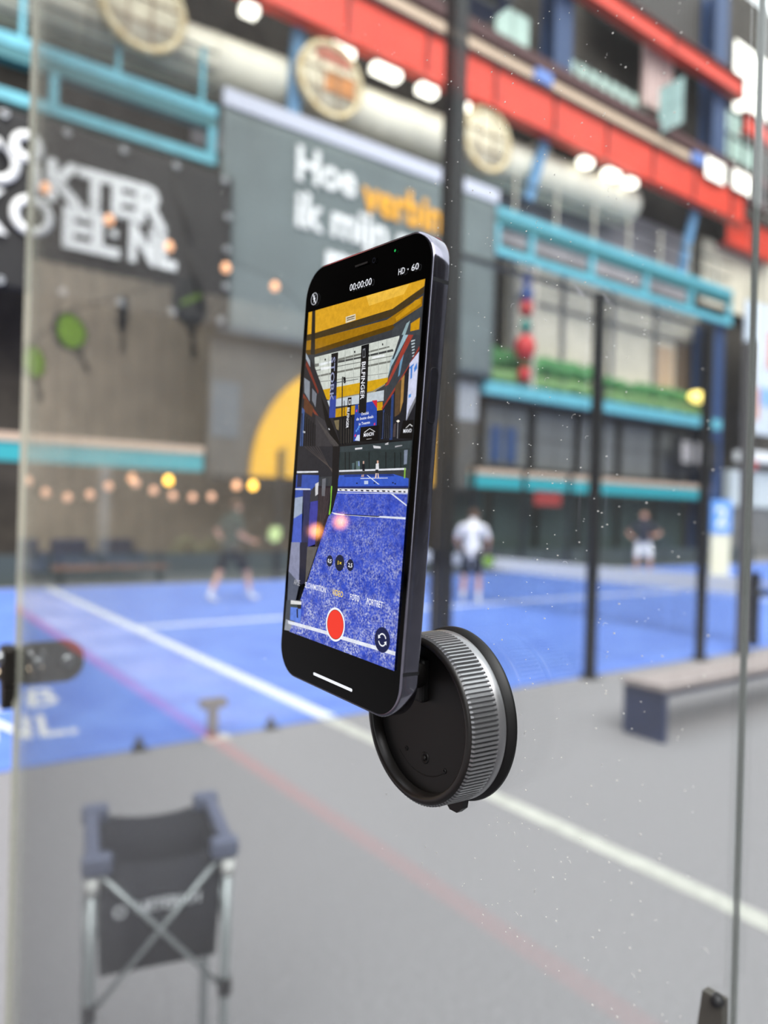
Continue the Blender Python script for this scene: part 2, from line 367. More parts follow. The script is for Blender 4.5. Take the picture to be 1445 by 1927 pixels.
for k in range(2):
    for i in range(2): box('pane', mat('pale_blue_pane', (190, 222, 218), 0.15), vent, -0.06, -0.04, -.55+i*.55+0.02, -.55+(i+1)*.55-0.02, -.87+k*.88, -.02+k*.88)
for k in range(5): window(16.9+k*2.4, 18.9+k*2.4, 3.25, 5.3, 18.0, 2, 2, PANE_MID, mat('mid_grey_frame', (78, 76, 74), .6))
for k in range(6): window(15.4+k*2.3, 17.4+k*2.3, 0.15, 2.45, 18.4, 2, 1, PANE_DARK)
bs = thing('notice_board', (17.1, 17.9, 3.3), 'dark blue framed posters on the grey first floor wall', 'poster')
for x0 in (17.1, 17.8): box('panel', BLUE_STEEL, bs, x0, x0+0.5, 17.9, 17.96, 3.4, 4.6)
rs = box('red_sign', mat('red_sign_print', (150, 52, 48), 0.6), None, 18.8, 20.1, YF-.05, YF+0.03, 2.0, 2.5); tag(rs, 'small red sign hanging under the turquoise beam', 'sign')
sg = thing('shop_sign', (27.0, YF-0.2, 3.9), 'black sign board with two pale worn letter blocks near the blue column', 'sign')
box('board', BLACK, sg, 26.5, 29.6, YF-0.2, YF-0.1, 3.7, 5.0)
for x in (26.7, 29.2): box('bracket', BLACK, sg, x, x+.1, YF-.2, YF-.1, 3.1, 3.7)
for x0, x1 in ((27.0, 27.6), (28.0, 29.1)): box('letter_block', mat('pale_letter', (196, 190, 188), 0.6, noise=0.5, scale=6, c2=(110, 106, 106)), sg, x0, x1, YF-0.24, YF-0.2, 3.95, 4.8)

# dark upper storey: slats, columns, red beams
gw = box('wall_upper', mat('lavender_grey_plaster', (178, 172, 178), .8, noise=.12, scale=.8), None, 7.2, 30.3, 19.36, 19.4, 11.4, 14.3, kind='structure')
sl = thing('corrugated_screen', (22.5, 18.3, 20.5), 'grey corrugated sheet screen high above the upper red beam', 'screen')
for k in range(26): box('sheet_rib', SLAT, sl, 22.5+k*0.34, 22.7+k*0.34, 18.3, 18.42, 20.5, 26.5)
box('sheet', SLAT, sl, 22.5, 31.3, 18.42, 18.5, 20.5, 26.5)
for x0, x1, z0, z1, y, m_, lab in ((19.25, 20.15, 16.6, 24, 17.55, BLUE_STEEL, 'dark blue steel column crossing the upper windows'), (29.0, 30.0, 16.5, 24, 17.55, BLUE_STEEL, 'dark blue steel column at the right end of the upper storey'), (29.3, 30.6, 0.0, 10.0, 17.7, BLUE_STEEL, 'dark blue steel column rising beside the court number pillar')):
    s = thing('steel_column', (x0, y, z0), lab, 'column'); w = x1-x0
    box('flange', m_, s, x0, x1, y, y+0.08, z0, z1); box('flange', m_, s, x0, x1, y+0.6, y+0.68, z0, z1); box('web', m_, s, x0+w/2-0.06, x0+w/2+0.06, y+0.08, y+0.6, z0, z1)
pk = box('pink_pillar', PINK, None, 24.6, 26.4, 17.75, 17.95, 17.7, 21.0); tag(pk, 'pale pink pillar behind the upper red beam', 'pillar')
for x in (25.0, 25.6): box('groove', SLAT, pk, x-0.03, x+0.03, 17.73, 17.75, 17.7, 21.0)
def girder(label, x0, x1, z0, z1, step, y, first):
    g = thing('red_girder', (x0, y, z0), label, 'girder'); xs = [x0]; x = first
    while x < x1-0.3: xs.append(x); x += step
    xs.append(x1)
    for a, c in zip(xs, xs[1:]): box('web_panel', RED, g, a+0.03, c-0.03, y, y+0.1, z0, z1)
    for c in xs: box('rib', MAROON, g, c-0.04, c+0.04, y-0.06, y+0.08, z0+0.05, z1)
    box('flange', RED, g, x0, x1, y-0.14, y+0.3, z0-0.08, z0); box('flange', MAROON, g, x0, x1, y-0.14, y+0.3, z1, z1+0.1)
    return g
g1 = girder('long bright red steel girder with upright ribs above the cream duct', -15.5, 31.0, 14.45, 15.75, 2.75, 17.2, -11.3)
girder('upper narrow red steel girder in the top right corner', 13.0, 30.6, 19.75, 20.4, 5.4, 17.2, 14.8)
tr = thing('crane_rail', (-15.5, 17.3, 15.9), 'beige and maroon ledge on top of the long red girder', 'ledge')
box('ledge', BEIGE, tr, -15.5, 27.0, 17.2, 17.6, 15.87, 16.25); box('ledge_cap', MAROON, tr, -15.5, 33.8, 17.2, 18.0, 16.45, 16.85); box('ledge_back', MAROON, tr, -15.5, 33.8, 17.62, 18.0, 15.87, 16.45)
for x in (17.9, 26.9): box('bracket', mat('blue_bracket', (104, 134, 200), 0.5), tr, x, x+0.75, 17.05, 17.2, 15.9, 16.3)
for x0, z0, x1, z1, lab in ((9.4, 14.35, 9.3, 12.0, 'blue steel strut behind the first duct disc'), (18.9, 14.35, 18.2, 12.2, 'pale blue steel strut left of the duct end'), (27.9, 14.3, 27.0, 11.4, 'pale blue slanting strut under the right end of the red girder')):
    s = MB().box(-0.17, 0.17, -0.1, 0.1, 0, math.hypot(x1-x0, z1-z0)).build('strut', BLUE_LIGHT); s.location = (x0, 17.6, z0); s.rotation_euler = (0, math.atan2(x1-x0, z1-z0), 0); tag(s, lab, 'strut')
# red end of the neighbouring girder beyond
girder('short red girder far right beyond the lit windows', 31.6, 36.0, 14.2, 15.6, 3.0, 18.4, 34.0)
girder('small red beam at the right edge under the brightest window', 32.2, 36, 19.2, 20.0, 3, 18.0, 34.2)

# lamps under the red girder
for k, (x, w) in enumerate(((7.9, .4), (10.65, .7), (12.15, .9), (13.65, .6), (15.1, .3), (20.85, .5), (22.3, .7), (23.4, .5))):
    pos = ['tube lamp at the left end, near the top edge of the picture', 'first', 'second', 'third', 'fourth', 'fifth', 'sixth', 'seventh'][k]
    l = thing('ceiling_lamp', (x, 17.5, 14.2), ('white '+pos) if k == 0 else 'bright white lamp under the red girder, %s of the row from the left' % pos, 'lamp', group='lamps under the red girder')
    box('housing', FRAME, l, x-w/2-0.06, x+w/2+0.06, 17.3, 17.6, 14.28, 14.37); box('diffuser', LAMP, l, x-w/2, x+w/2, 17.28, 17.58, 14.06, 14.28)

# cream duct with its round discs
d = thing('air_duct', (0, 18.55, 12.0), 'thick cream ventilation duct running above the banners', 'duct')
MB().tube([(0, 18.5, 12.95), (6.6, 18.5, 13.05), (12.1, 18.5, 13.3), (24.4, 18.5, 13.95), (24.8, 18.5, 13.97)], [.74, .76, .8, .8, .62], 24).build('pipe', CREAM, d)
for k in range(8):
    x = 0.9+k*3.2; z = 13.0+max(0, x-6)*0.052; MB().lathe([(.74+.005*k, -.06), (.79+.004*k, -.06), (.79+.004*k, .06), (.74+.005*k, .06)], (x, 18.5, z), (1, 0, 0), 24, closed=True).build('band', CREAM, d)
MB().sphere((19.4, 18.3, 14.3), .55, 14, 8, (1, .8, .8)).build('valve', CREAM, d)
RIM = mat('cream_disc_rim', (226, 212, 176), 0.6, noise=0.3, scale=5, c2=(196, 170, 120)); SLAB = mat('cream_disc_face', (238, 226, 196), 0.6, noise=0.15, scale=2.5)
BAR = mat('brown_disc_bar', (130, 104, 80), 0.6); OR2 = mat('orange_patch', (214, 140, 76), 0.6, noise=0.3, scale=3)
for k, (x, z) in enumerate(((5.2, 13.0), (10.22, 13.15), (15.95, 13.35))):
    t = thing('wall_disc', (x, YF-0.3, z), ['round cream disc with dark grid bars at the top left edge', 'round cream disc with an orange patch in front of the duct', 'round pale disc behind the dark light mast'][k], 'disc', group='round discs on the duct')
    MB().lathe([(0, 0), (.98, 0), (.98, .14), (0, .14)], (x, YF-0.3, z), (0, 1, 0), 36).build('face', SLAB, t)
    MB().lathe([(.86, -.03), (1.02, -.03), (1.02, .17), (.86, .17)], (x, YF-0.3, z), (0, 1, 0), 36, closed=True).build('rim', RIM, t)
    for q in (-.35, .2): h = math.sqrt(.84**2-q*q); box('bar', BAR, t, x-h, x+h, YF-0.33, YF-0.3, z+q-.02, z+q+.02); box('bar', BAR, t, x+q-.02, x+q+.02, YF-0.33, YF-0.3, z-h, z+h)
    if k == 1: box('patch', OR2, t, x-.2, x+.75, YF-0.32, YF-0.3, z-.3, z+.25); box('patch', mat('red_patch', (206, 120, 96), .6, noise=.3, scale=5), t, x-.5, x+.6, YF-.32, YF-.3, z+.45, z+.8)

# banners
def cloth(name, x0, x1, z0, z1, y, m_, parent, amp, seed, nx=60, nz=30):
    rnd = random.Random(seed); mb = MB(); g = {}
    ph = [(rnd.uniform(.6, 2.4), rnd.uniform(0, 6), rnd.uniform(-.5, .5)) for _ in range(5)]
    for i in range(nx+1):
        for k in range(nz+1):
            x = x0+(x1-x0)*i/nx; z = z0+(z1-z0)*k/nz
            w = sum(math.sin(f*x+p+s*z) for f, p, s in ph)/5*amp
            g[i, k] = mb.bm.verts.new((x, y+w, z))
    for i in range(nx):
        for k in range(nz): f = mb.bm.faces.new([g[i, k], g[i+1, k], g[i+1, k+1], g[i, k+1]]); f.smooth = True
    o = mb.build(name, m_, parent); md = o.modifiers.new('t', 'SOLIDIFY'); md.thickness = 0.02; md.offset = 1
    return o
bn = thing('cloth_banner', (-3, YF-0.4, 6.0), 'black cloth banner with large white lettering, top left', 'banner')
cloth('cloth', -2.6, 7.45, 6.02, 9.7, YF-0.42, BLACK_CLOTH, bn, 0.05, 3)
for x0, z0 in ((6.75, 6.3), (6.45, 7.6), (2.55, 8.2)): MB().tube([(x0, YF-.42, z0), (x0-.15, YF-.44, z0+.8), (x0-.5, YF-.42, z0+1.7)], [.05, .13, .05], 8).build('fold', BLACK_CLOTH, bn)
for k in range(9):
    for z in (6.15, 9.55): MB().lathe([(.035, -.02), (.075, -.02), (.075, .02), (.035, .02)], (-2.4+k*1.2, YF-.5, z), (0, 1, 0), 12, closed=True).build('eyelet', STEEL, bn)
for z in (7.0, 7.9, 8.7): MB().lathe([(.035, -.02), (.075, -.02), (.075, .02), (.035, .02)], (7.3, YF-.5, z), (0, 1, 0), 12, closed=True).build('eyelet', STEEL, bn)
def ftext(name, s, x0, x1, z, h, y, m_, parent, bold=0.02, th=0.02): return text(name, s, (x0, y, z), (x1, y, z), (x0, y, z+h), m_, parent, th, bold)
yb = YF-0.52
ftext('letters', 'KTER', 3.2, 5.8, 8.06, .84, yb, WHITE, bn, .05); ftext('letters', 'D', .9, 1.6, 8.06, .84, yb, WHITE, bn, .05)
ftext('letters', 'EL', 3.55, 4.75, 7.15, .84, yb, WHITE, bn, .05); ftext('letters', 'NL', 4.95, 6.05, 7.15, .84, yb, WHITE, bn, .05); ftext('letters', 'K', 1.75, 2.5, 7.15, .84, yb, WHITE, bn, .05)
MB().sphere((4.62, yb-.01, 7.62), .09, 10, 6, (1, .2, 1)).build('dot', WHITE, bn)
for x, z, r in ((2.25, 8.55, .46), (2.82, 9.0, .32), (2.95, 7.6, .42)): MB().lathe([(r-.17, -.01), (r, -.01), (r, .01), (r-.17, .01)], (x, yb-.01, z), (0, 1, 0), 28, closed=True).build('ring', WHITE, bn)
MB().tube([(2.95, yb-.01, 8.75), (3.05, yb-.01, 8.4), (2.98, yb-.01, 7.98)], [.06, .08, .06], 8, flat=.3).build('ring_link', WHITE, bn)

gb = thing('cloth_banner', (7.2, YF-.25, 5.9), 'grey green banner with white and amber question lettering behind the phone', 'banner')
cloth('cloth', 7.2, 16.45, 5.95, 11.5, YF-.25, GREY_CLOTH, gb, 0.02, 8, 40, 20)
box('header_strip', LAV, gb, 7.2, 16.5, YF-.3, YF-.2, 11.5, 11.92)
ftext('letters', 'Hoe', 9.25, 11.1, 10.25, .88, YF-.3, WHITE, gb, .03); ftext('amber_letters', 'verbind', 11.3, 14.75, 9.98, .95, YF-.3, ORANGE, gb, .03)
ftext('letters', 'ik mijn', 9.25, 12.2, 9.05, .9, YF-.3, WHITE, gb, .03); ftext('letters', 'm', 12.55, 13.9, 8.95, .95, YF-.3, WHITE, gb, .03); ftext('letters', 'm', 10.2, 11.5, 7.95, .95, YF-.3, WHITE, gb, .03)
lw = box('wall_panel', mat('grey_brown_panel', (84, 82, 78), .7, noise=.15, scale=1.5), None, 7.2, 16.2, YF+.1, YF+.3, 2.3, 5.9, kind='structure')
box('panel_strip', mat('pale_grey_strip', (150, 154, 160), .6), lw, 14.2, 16.2, YF+.08, YF+.1, 4.6, 5.8)
box('panel_strip', mat('slate_strip', (86, 94, 100), .6), lw, 6.5+.75, 8.0, YF+.08, YF+.1, 3.4, 4.8)
box('panel_base', BLACK, lw, 7.2, 16.2, YF+.08, YF+.1, 2.3, 2.46)
yd = MB(); pts = [(11.6+3.3*math.cos(PI*k/30), 2.46+3.3*math.sin(PI*k/30)) for k in range(31)]
yd.prism(pts, lambda a, b, dd: (a, YF-.06+dd, b), 0.12); y_o = yd.build('half_round_panel', YELLOW); tag(y_o, 'large yellow half round panel left of the phone', 'panel')
for x in (9.2, 10.4): box('slot', mat('ochre_slot', (176, 140, 50), .6), y_o, x, x+.12, YF-.09, YF-.06, 2.5, 3.3)

wb = thing('printed_banner', (31.7, YF-1, 4.3), 'white and pale blue printed banner with orange shapes at the right edge', 'banner')
box('sheet', mat('white_blue_print', (220, 230, 242), .6, noise=.1, scale=.5), wb, 31.8, 36.0, YF-.1, YF, 5.6, 11.4)
box('fold', WHITE, wb, 32.5, 32.75, YF-.14, YF-.1, 5.6, 11.4)
box('orange_shape', mat('salmon_print', (216, 150, 130), .6), wb, 33.6, 34.6, YF-.13, YF-.1, 8.6, 10.3); box('blue_shape', mat('sky_print', (140, 180, 226), .6), wb, 33.0, 34.2, YF-.13, YF-.1, 6.9, 7.7); box('orange_shape', mat('salmon_print', (216, 150, 130), .6), wb, 32.6, 32.95, YF-.16, YF-.13, 6.2, 7.6)
br = thing('reception_kiosk', (31.0, YF, 0), 'pale kiosk with white parasol top and red trim at the right edge', 'kiosk')
box('wall', mat('pale_kiosk', (196, 204, 206), .6), br, 31.2, 35.5, YF, YF+.4, 2.3, 3.9); box('awning', WHITE, br, 31.6, 35.5, YF-.5, YF+.2, 4.3, 4.75); box('trim', mat('red_trim', (196, 70, 70), .6), br, 31.7, 32.2, YF-.52, YF-.1, 3.95, 4.3); box('base', GREYWALL, br, 31.2, 35.5, YF+.1, YF+.4, 0, 2.3)
cwr = box('wall_cream', CREAM_WALL, None, 30.7, 37, 18.9, 19.1, 11.4, 14.3, kind='structure')
ol = thing('pendant_lamp', (28.36, YF-.05, 6.5), 'glowing yellow oval lamp above the black sign board', 'lamp')
MB().sphere((28.36, YF-.05, 6.72), .38, 16, 10, (1.6, .8, .62)).build('glow_shade', mat('yellow_lamp_shade', (255, 226, 120), .4, emit=3.0), ol); MB().tube([(28.36, YF-.05, 6.9), (28.36, YF-.05, 10.02)], .015, 5).build('cord', BLACK, ol)

# ------------------------------------------------------------------ court fence, light mast, net
def fence(label, xs, y, zh, mesh_spans, step=0.05):
    t = thing('court_fence', (xs[0], y, 0), label, 'fence')
    for x in xs:
        p = box('post', BLACK, t, x-.045, x+.045, y-.045, y+.045, 0, zh); box('foot_plate', BLACK, p, x-.09, x+.09, y-.09, y+.09, 0, .015)
    for a, c in mesh_spans:
        for z in (zh-.06,): box('rail', BLACK, t, a+.045, c-.045, y-.02, y+.02, z, z+.04)
        mb = MB(); r = .001; x = a+step
        while x < c-.02: mb.box(x-r, x+r, y-r, y+r, .14, zh-.06); x += step
        z = .2
        while z < zh-.08: mb.box(a+.045, c-.045, y-r-.004, y+r-.004, z-r, z+r); z += step
        mb.build('wire_mesh', BLACK, t, kind='stuff')
    return t
fence('black wire mesh fence with slim posts along the near edge of the court', [6.2, 8.2], 4.94, 3.95, [(4.25, 6.2), (6.2, 8.2)])
fence('row of black fence posts along the far side of the court', [8, 10, 12, 14, 16, 18], 15.3, 3.0, [])
mast = thing('light_mast', (4.15, 4.9, 0), 'tall black light mast rising behind the phone at the court edge', 'mast')
box('pole', BLACK, mast, 4.07, 4.21, 4.82, 4.96, 0, 6.1); box('base_plate', BLACK, mast, 4.0, 4.28, 4.75, 4.99, 0, .02); box('head_bracket', BLACK, mast, 4.05, 4.55, 4.83, 4.95, 6.1, 6.2); box('floodlight', FRAME, mast, 4.2, 4.7, 4.78, 5.13, 6.2, 6.32)

pb = thing('perimeter_board', (0, 15.6, 0), 'low dark grey green boards along the far edge of the court', 'barrier')
for k in range(15): box('board', mat('grey_green_board', (62, 70, 68), .6), pb, -.6+k*2, 1.37+k*2, 15.58, 15.64, 0, .62)
for k in range(16): box('board_post', BLACK, pb, -.64+k*2, -.6+k*2, 15.56, 15.66, 0, .68)
net = thing('padel_net', (9.4, 10, 0), 'white topped padel net stretched across the blue court', 'net')
NX = 9.75
mb = MB(); n = 40
band = MB()
vs = []
for k in range(n+1):
    y = 5.2+9.8*k/n; z = .9-.05*math.sin(PI*k/n)
    vs.append([band.bm.verts.new((NX+dx, y, z+dz)) for dx, dz in ((-.025, -.22), (.025, -.22), (.025, 0), (-.025, 0))])
for a, c in zip(vs, vs[1:]):
    for i in range(4): band.bm.faces.new([a[i], a[(i+1) % 4], c[(i+1) % 4], c[i]])
band.build('top_band', WHITE, net)
for k in range(200): y = 5.2+9.8*k/200; mb.box(NX-.0025, NX+.0025, y-.0025, y+.0025, .03, .75)
for k in range(15): mb.box(NX-.0025, NX+.0025, 5.2, 15, .06+k*.048-.0025, .06+k*.048+.0025)
mb.build('mesh', BLACK, net, kind='stuff')
for y in (5.12, 15.08):
    box('post', BLACK, net, NX-.05, NX+.05, y-.05, y+.05, .013, .98)
MB().lathe([(.0, -.12), (.05, -.12), (.05, .12), (0, .12)], (NX-.02, 5.02, .72), (1, -.4, 0), 14).build('winch', FRAME, net)
fp = thing('gate_post', (9.1, 4.93, 0), 'grey brown steel gate post in front of the net end', 'post')
box('tube', mat('grey_brown_post', (96, 92, 92), .5), fp, 9.05, 9.15, 4.88, 4.98, 0, 3.9); box('foot', FRAME, fp, 9.0, 9.2, 4.84, 4.99, 0, .02)

pl = thing('number_pillar', (20.8, 12.0, 0), 'cream pillar with a light blue number two sign beyond the net', 'sign', rz=math.radians(-48))
box('pillar', mat('cream_pillar', (224, 220, 196), .7), pl, -.26, .26, -.1, .12, 0, 1.28); bsn = box('blue_sign', mat('sky_blue_sign', (104, 160, 232), .5), pl, -.27, .27, -.13, .12, 1.28, 2.25)
text('numeral', '2', (-.16, -.135, 1.5), (.16, -.135, 1.5), (-.16, -.135, 2.05), WHITE, bsn, .004, .02)

# small things on the near court edge
t = thing('court_anchor', (2.12, 4.96, 0), 'small grey T shaped anchor post on the court edge above the ball cart', 'anchor')
BRK = mat('anchor_metal', (112, 106, 104), .5)
box('stem', BRK, t, 2.09, 2.15, 4.93, 4.99, 0, .27); box('crossbar', BRK, t, 2.03, 2.21, 4.92, 5.0, .23, .29); box('foot', mat('pale_foot', (196, 194, 188), .6), t, 2.06, 2.24, 4.9, 5.0, 0, .02)
for x, w in ((1.615, 'left'), (2.6, 'right')):
    t = thing('floor_bolt', (x, 5.0, 0), 'small dark bolt bracket on the court edge, %s of the T shaped anchor' % w, 'bracket')
    MB().lathe([(0, 0), (.045, 0), (.04, .03), (.02, .05), (.02, .085), (0, .085)], (x, 5.0, .002), (0, 0, 1), 12).build('bolt', FRAME, t); box('plate', FRAME, t, x-.06, x+.06, 4.95, 5.05, 0, .006)

bench = thing('bench', (4.9, 3.38, 0), 'low grey topped bench with a navy end panel, right of the suction mount', 'bench')
box('end_panel', NAVY, bench, 4.88, 4.93, 3.21, 3.56, 0, .385); box('end_panel', NAVY, bench, 8.3, 8.35, 3.21, 3.56, 0, .385)
box('seat_rail', NAVY, bench, 4.93, 8.3, 3.23, 3.27, .33, .385); box('seat_rail', NAVY, bench, 4.93, 8.3, 3.5, 3.54, .33, .385)
for k in range(3): box('seat_plank', BENCH_TOP, bench, 4.86, 8.37, 3.2+k*.124, 3.318+k*.124, .385, .425)

# ------------------------------------------------------------------ ball cart
cart = thing('ball_cart', (.608, 1.734, 0), 'folding ball cart with dark fabric bag and crossed struts on the grey floor', 'ball cart', rz=math.radians(-13.7))
CAP = mat('slate_cap', (98, 104, 128), .55); FAB = mat('dark_cart_fabric', (42, 43, 52), .85, noise=.12, scale=30); TUBE = mat('grey_cart_tube', (176, 182, 184), .35, metal=.6)
hw, hd = .1435, .14
for sx in (-1, 1):
    for sy in (-1, 1):
        x, y = sx*hw, sy*hd
        lg = MB().tube([(x, y, .07), (x, y, .88)], .011, 10).build('leg', TUBE, cart)
        MB().box(x-.014, x+.014, y-.014, y+.014, .545, .585, .004).build('slider', BLACK, lg)
        cp = MB().box(x-.022-(.018 if sx > 0 else 0), x+.022+(.018 if sx < 0 else 0), y-.02, y+.02, .86, .902, .009).build('corner_cap', CAP, cart)
        MB().tube([(x, y-.002, .82), (x, y-.002, .855)], .0145, 10).build('glint_band', WHITE, lg)  # white band put in for the bright glints at the leg tops
        MB().lathe([(0, -.011), (.03, -.011), (.034, 0), (.03, .011), (0, .011)], (x, y, .036), (1, 0, 0), 14).build('wheel', BLACK, cart)
for sy in (-1, 1):
    y = sy*(hd+.006)
    MB().tube([(-hw+.012, y, .865), (hw-.004, y, .565)], .0055, 8).build('strut', TUBE, cart); MB().tube([(hw-.012, y-.004*sy, .865), (-hw+.004, y-.004*sy, .565)], .0055, 8).build('strut', TUBE, cart)
for sx in (-1, 1):
    x = sx*(hw+.006)
    MB().tube([(x, -hd+.012, .865), (x, hd-.004, .565)], .0055, 8).build('strut', TUBE, cart); MB().tube([(x+.004*sx, hd-.012, .865), (x+.004*sx, -hd+.004, .565)], .0055, 8).build('strut', TUBE, cart)
for sx in (-1, 1): MB().box(sx*hw-.016, sx*hw+.016, -hd+.022, hd-.022, .868, .896, .008).build('rim_sleeve', CAP, cart)
# fabric bag with sagging rim, open on top
bag = MB(); N = 12; ring_t, ring_m, ring_b = [], [], []
def edge_pts(w, d_, sag):
    out = []
    for ax in range(4):
        for k in range(N):
            u = -1+2*k/N; s = (1-u*u)*sag
            p = [(u*w, -d_), (w, u*d_), (-u*w, d_), (-w, -u*d_)][ax]; out.append((p[0], p[1], s))
    return out
for w, d_, z, sag in ((hw-.012, hd-.01, .885, .022), (hw-.014, hd-.011, .75, 0), (hw-.02, hd-.016, .63, 0)):
    R = []
    for x, y, s in edge_pts(w, d_, sag): R.append(bag.bm.verts.new((x, y, z-s)))
    (ring_t if z > .8 else ring_m if z > .7 else ring_b).extend(R)
for A, B in ((ring_t, ring_m), (ring_m, ring_b)):
    for k in range(len(A)): f = bag.bm.faces.new([A[k], A[(k+1) % len(A)], B[(k+1) % len(A)], B[k]]); f.smooth = True
bag.bm.faces.new(ring_b)
bo = bag.build('bag', FAB, cart); md = bo.modifiers.new('t', 'SOLIDIFY'); md.thickness = .003
yb2 = -hd+.0055
text('bag_letters', 'HETERHH', (-.052, yb2, .76), (.085, yb2, .764), (-.052, yb2, .784), mat('pale_bag_print', (226, 228, 234), .6), bo, .0008, .03)
MB().lathe([(.008, 0), (.014, 0), (.014, .001), (.008, .001)], (-.085, yb2-.001, .768), (0, 1, 0), 18, closed=True).build('bag_emblem', mat('pale_bag_print', (190, 192, 200), .6), bo)

# ------------------------------------------------------------------ ground floor furniture at the far left
def armchair(x, y, lab):
    t = thing('armchair', (x, y, 0), lab, 'armchair', rz=.0001, group='dark armchairs by the side wall')
    box('seat', NAVY, t, -.38, .38, -.36, .36, .2, .42, bevel=.04); box('backrest', NAVY, t, -.38, .38, .24, .38, .4, .86, bevel=.05)
    for s in (-1, 1): box('armrest', NAVY, t, s*.36-.08, s*.36+.08, -.36, .36, .2, .62, bevel=.04)
    for sx in (-1, 1):
        for sy in (-1, 1): box('leg', BLACK, t, sx*.32-.02, sx*.32+.02, sy*.3-.02, sy*.3+.02, 0, .2)
for k, x in enumerate((-4.5, -3.5, -2.5)): armchair(x, 16.75, 'dark navy armchair mirrored in the glass at the far left, %s of three' % ['leftmost', 'middle', 'rightmost'][k])
wb_ = thing('lounge_bench', (-5.0, 15.8, 0), 'low wooden lounge bench mirrored in the glass by the armchairs', 'bench')
box('top', WOOD, wb_, -5.2, -2.9, 15.6, 15.95, .3, .38); 
for x in (-5.1, -3.1): box('leg', BLACK, wb_, x, x+.08, 15.65, 15.9, 0, .3)
lh = thing('low_hedge', (6.0, 16.6, 0), 'low dark hedge behind the striding player', 'hedge'); box('trough', BLACK, lh, 6.0, 7.6, 16.6, 17.0, 0, .35)
mb = MB(); rnd = random.Random(5)
for k in range(40): mb.sphere((rnd.uniform(6.05, 7.55), rnd.uniform(16.65, 16.95), rnd.uniform(.4, .85)), rnd.uniform(.08, .15), 7, 5)
mb.build('foliage', mat('brown_green_leaf', (74, 78, 48), .8, noise=.4, scale=10), lh, kind='stuff')
sc_ = thing('slim_column', (4.6, 17.35, 0), 'slim grey column standing below the turquoise fascia beam', 'column'); box('shaft', GREYWALL, sc_, 4.55, 4.78, 17.3, 17.39, .05, 2.5); box('base', FRAME, sc_, 4.5, 4.83, 17.25, 17.39, 0, .05)

# ------------------------------------------------------------------ warm bulbs on cords
def bulb(p, r, m_, parent):
    g = MB().lathe([(0, -r), (r*.7, -r*.75), (r, 0), (r*.75, r*.7), (r*.35, r*1.25), (0, r*1.25)], p, (0, 0, 1), 12).build('bulb', m_, parent)
    MB().lathe([(0, r*1.2), (r*.42, r*1.2), (r*.42, r*1.9), (0, r*2)], p, (0, 0, 1), 10).build('socket', BLACK, g)
def string_lights(pts, r, m_, label, ends):
    t = thing('string_lights', pts[0], label, 'string lights')
    P = [Vector(p)+Vector((0, 0, r*2)) for p in pts]
    MB().tube([Vector(ends[0])]+P+[Vector(ends[1])], .012, 5).build('cord', BLACK, t)
    for p in pts: bulb(p, r, m_, t)
A_ = [(2.931, 7.699), (4.139, 7.386), (5.387, 7.134), (6.684, 6.959), (7.902, 6.787)]
string_lights([(x, 15.6, z) for x, z in A_], .1, BULB, 'string of warm bulbs hanging in front of the black banner', ((-.25, 17.85, 8.9), (10.0, 17.2, 6.6)))
B_ = [(2.764, 2.032), (3.091, 1.819), (3.493, 1.739), (3.915, 1.807), (4.273, 1.993), (4.82, 2.082), (5.202, 1.942), (5.618, 1.844), (6.057, 1.825), (6.496, 1.851)]
string_lights([(x, 15.6, z) for x, z in B_], .08, mat('dim_bulb_glass', (255, 190, 150), .3, emit=.7), 'low sagging string of dim bulbs in front of the armchairs', ((1.9, 17.38, 2.6), (7.3, 17.4, 2.6)))
for x, z, l, m_ in ((5.312, 2.339, 'small orange bulb left of the brightest amber bulb', BULB), (6.168, 2.333, 'brightest amber bulb below the turquoise beam', BULB_HOT), (7.92, 2.287, 'small orange bulb left of the yellow panel base', BULB), (8.375, 2.307, 'amber bulb below the left corner of the yellow panel', BULB_HOT)):
    t = thing('pendant_bulb', (x, 17.45, z-.06), l, 'bulb', group='amber bulbs under the fascia'); bulb((x, 17.45, z-.1), .1, m_, t); MB().tube([(x, 17.45, z+.08), (x, 17.57 if x > 7 else 17.45, 2.52)], .01, 5).build('cord', BLACK, t)
string_lights([(-8.0, 11.47, 1.83), (-8.0, 12.27, 1.62)], .085, mat('mirrored_bulb_glass', (255, 160, 84), .3, emit=110.0), 'string of warm bulbs mirrored in the phone screen', ((-8.0, 9.0, 3.4), (-8.0, 14.5, 3.0)))

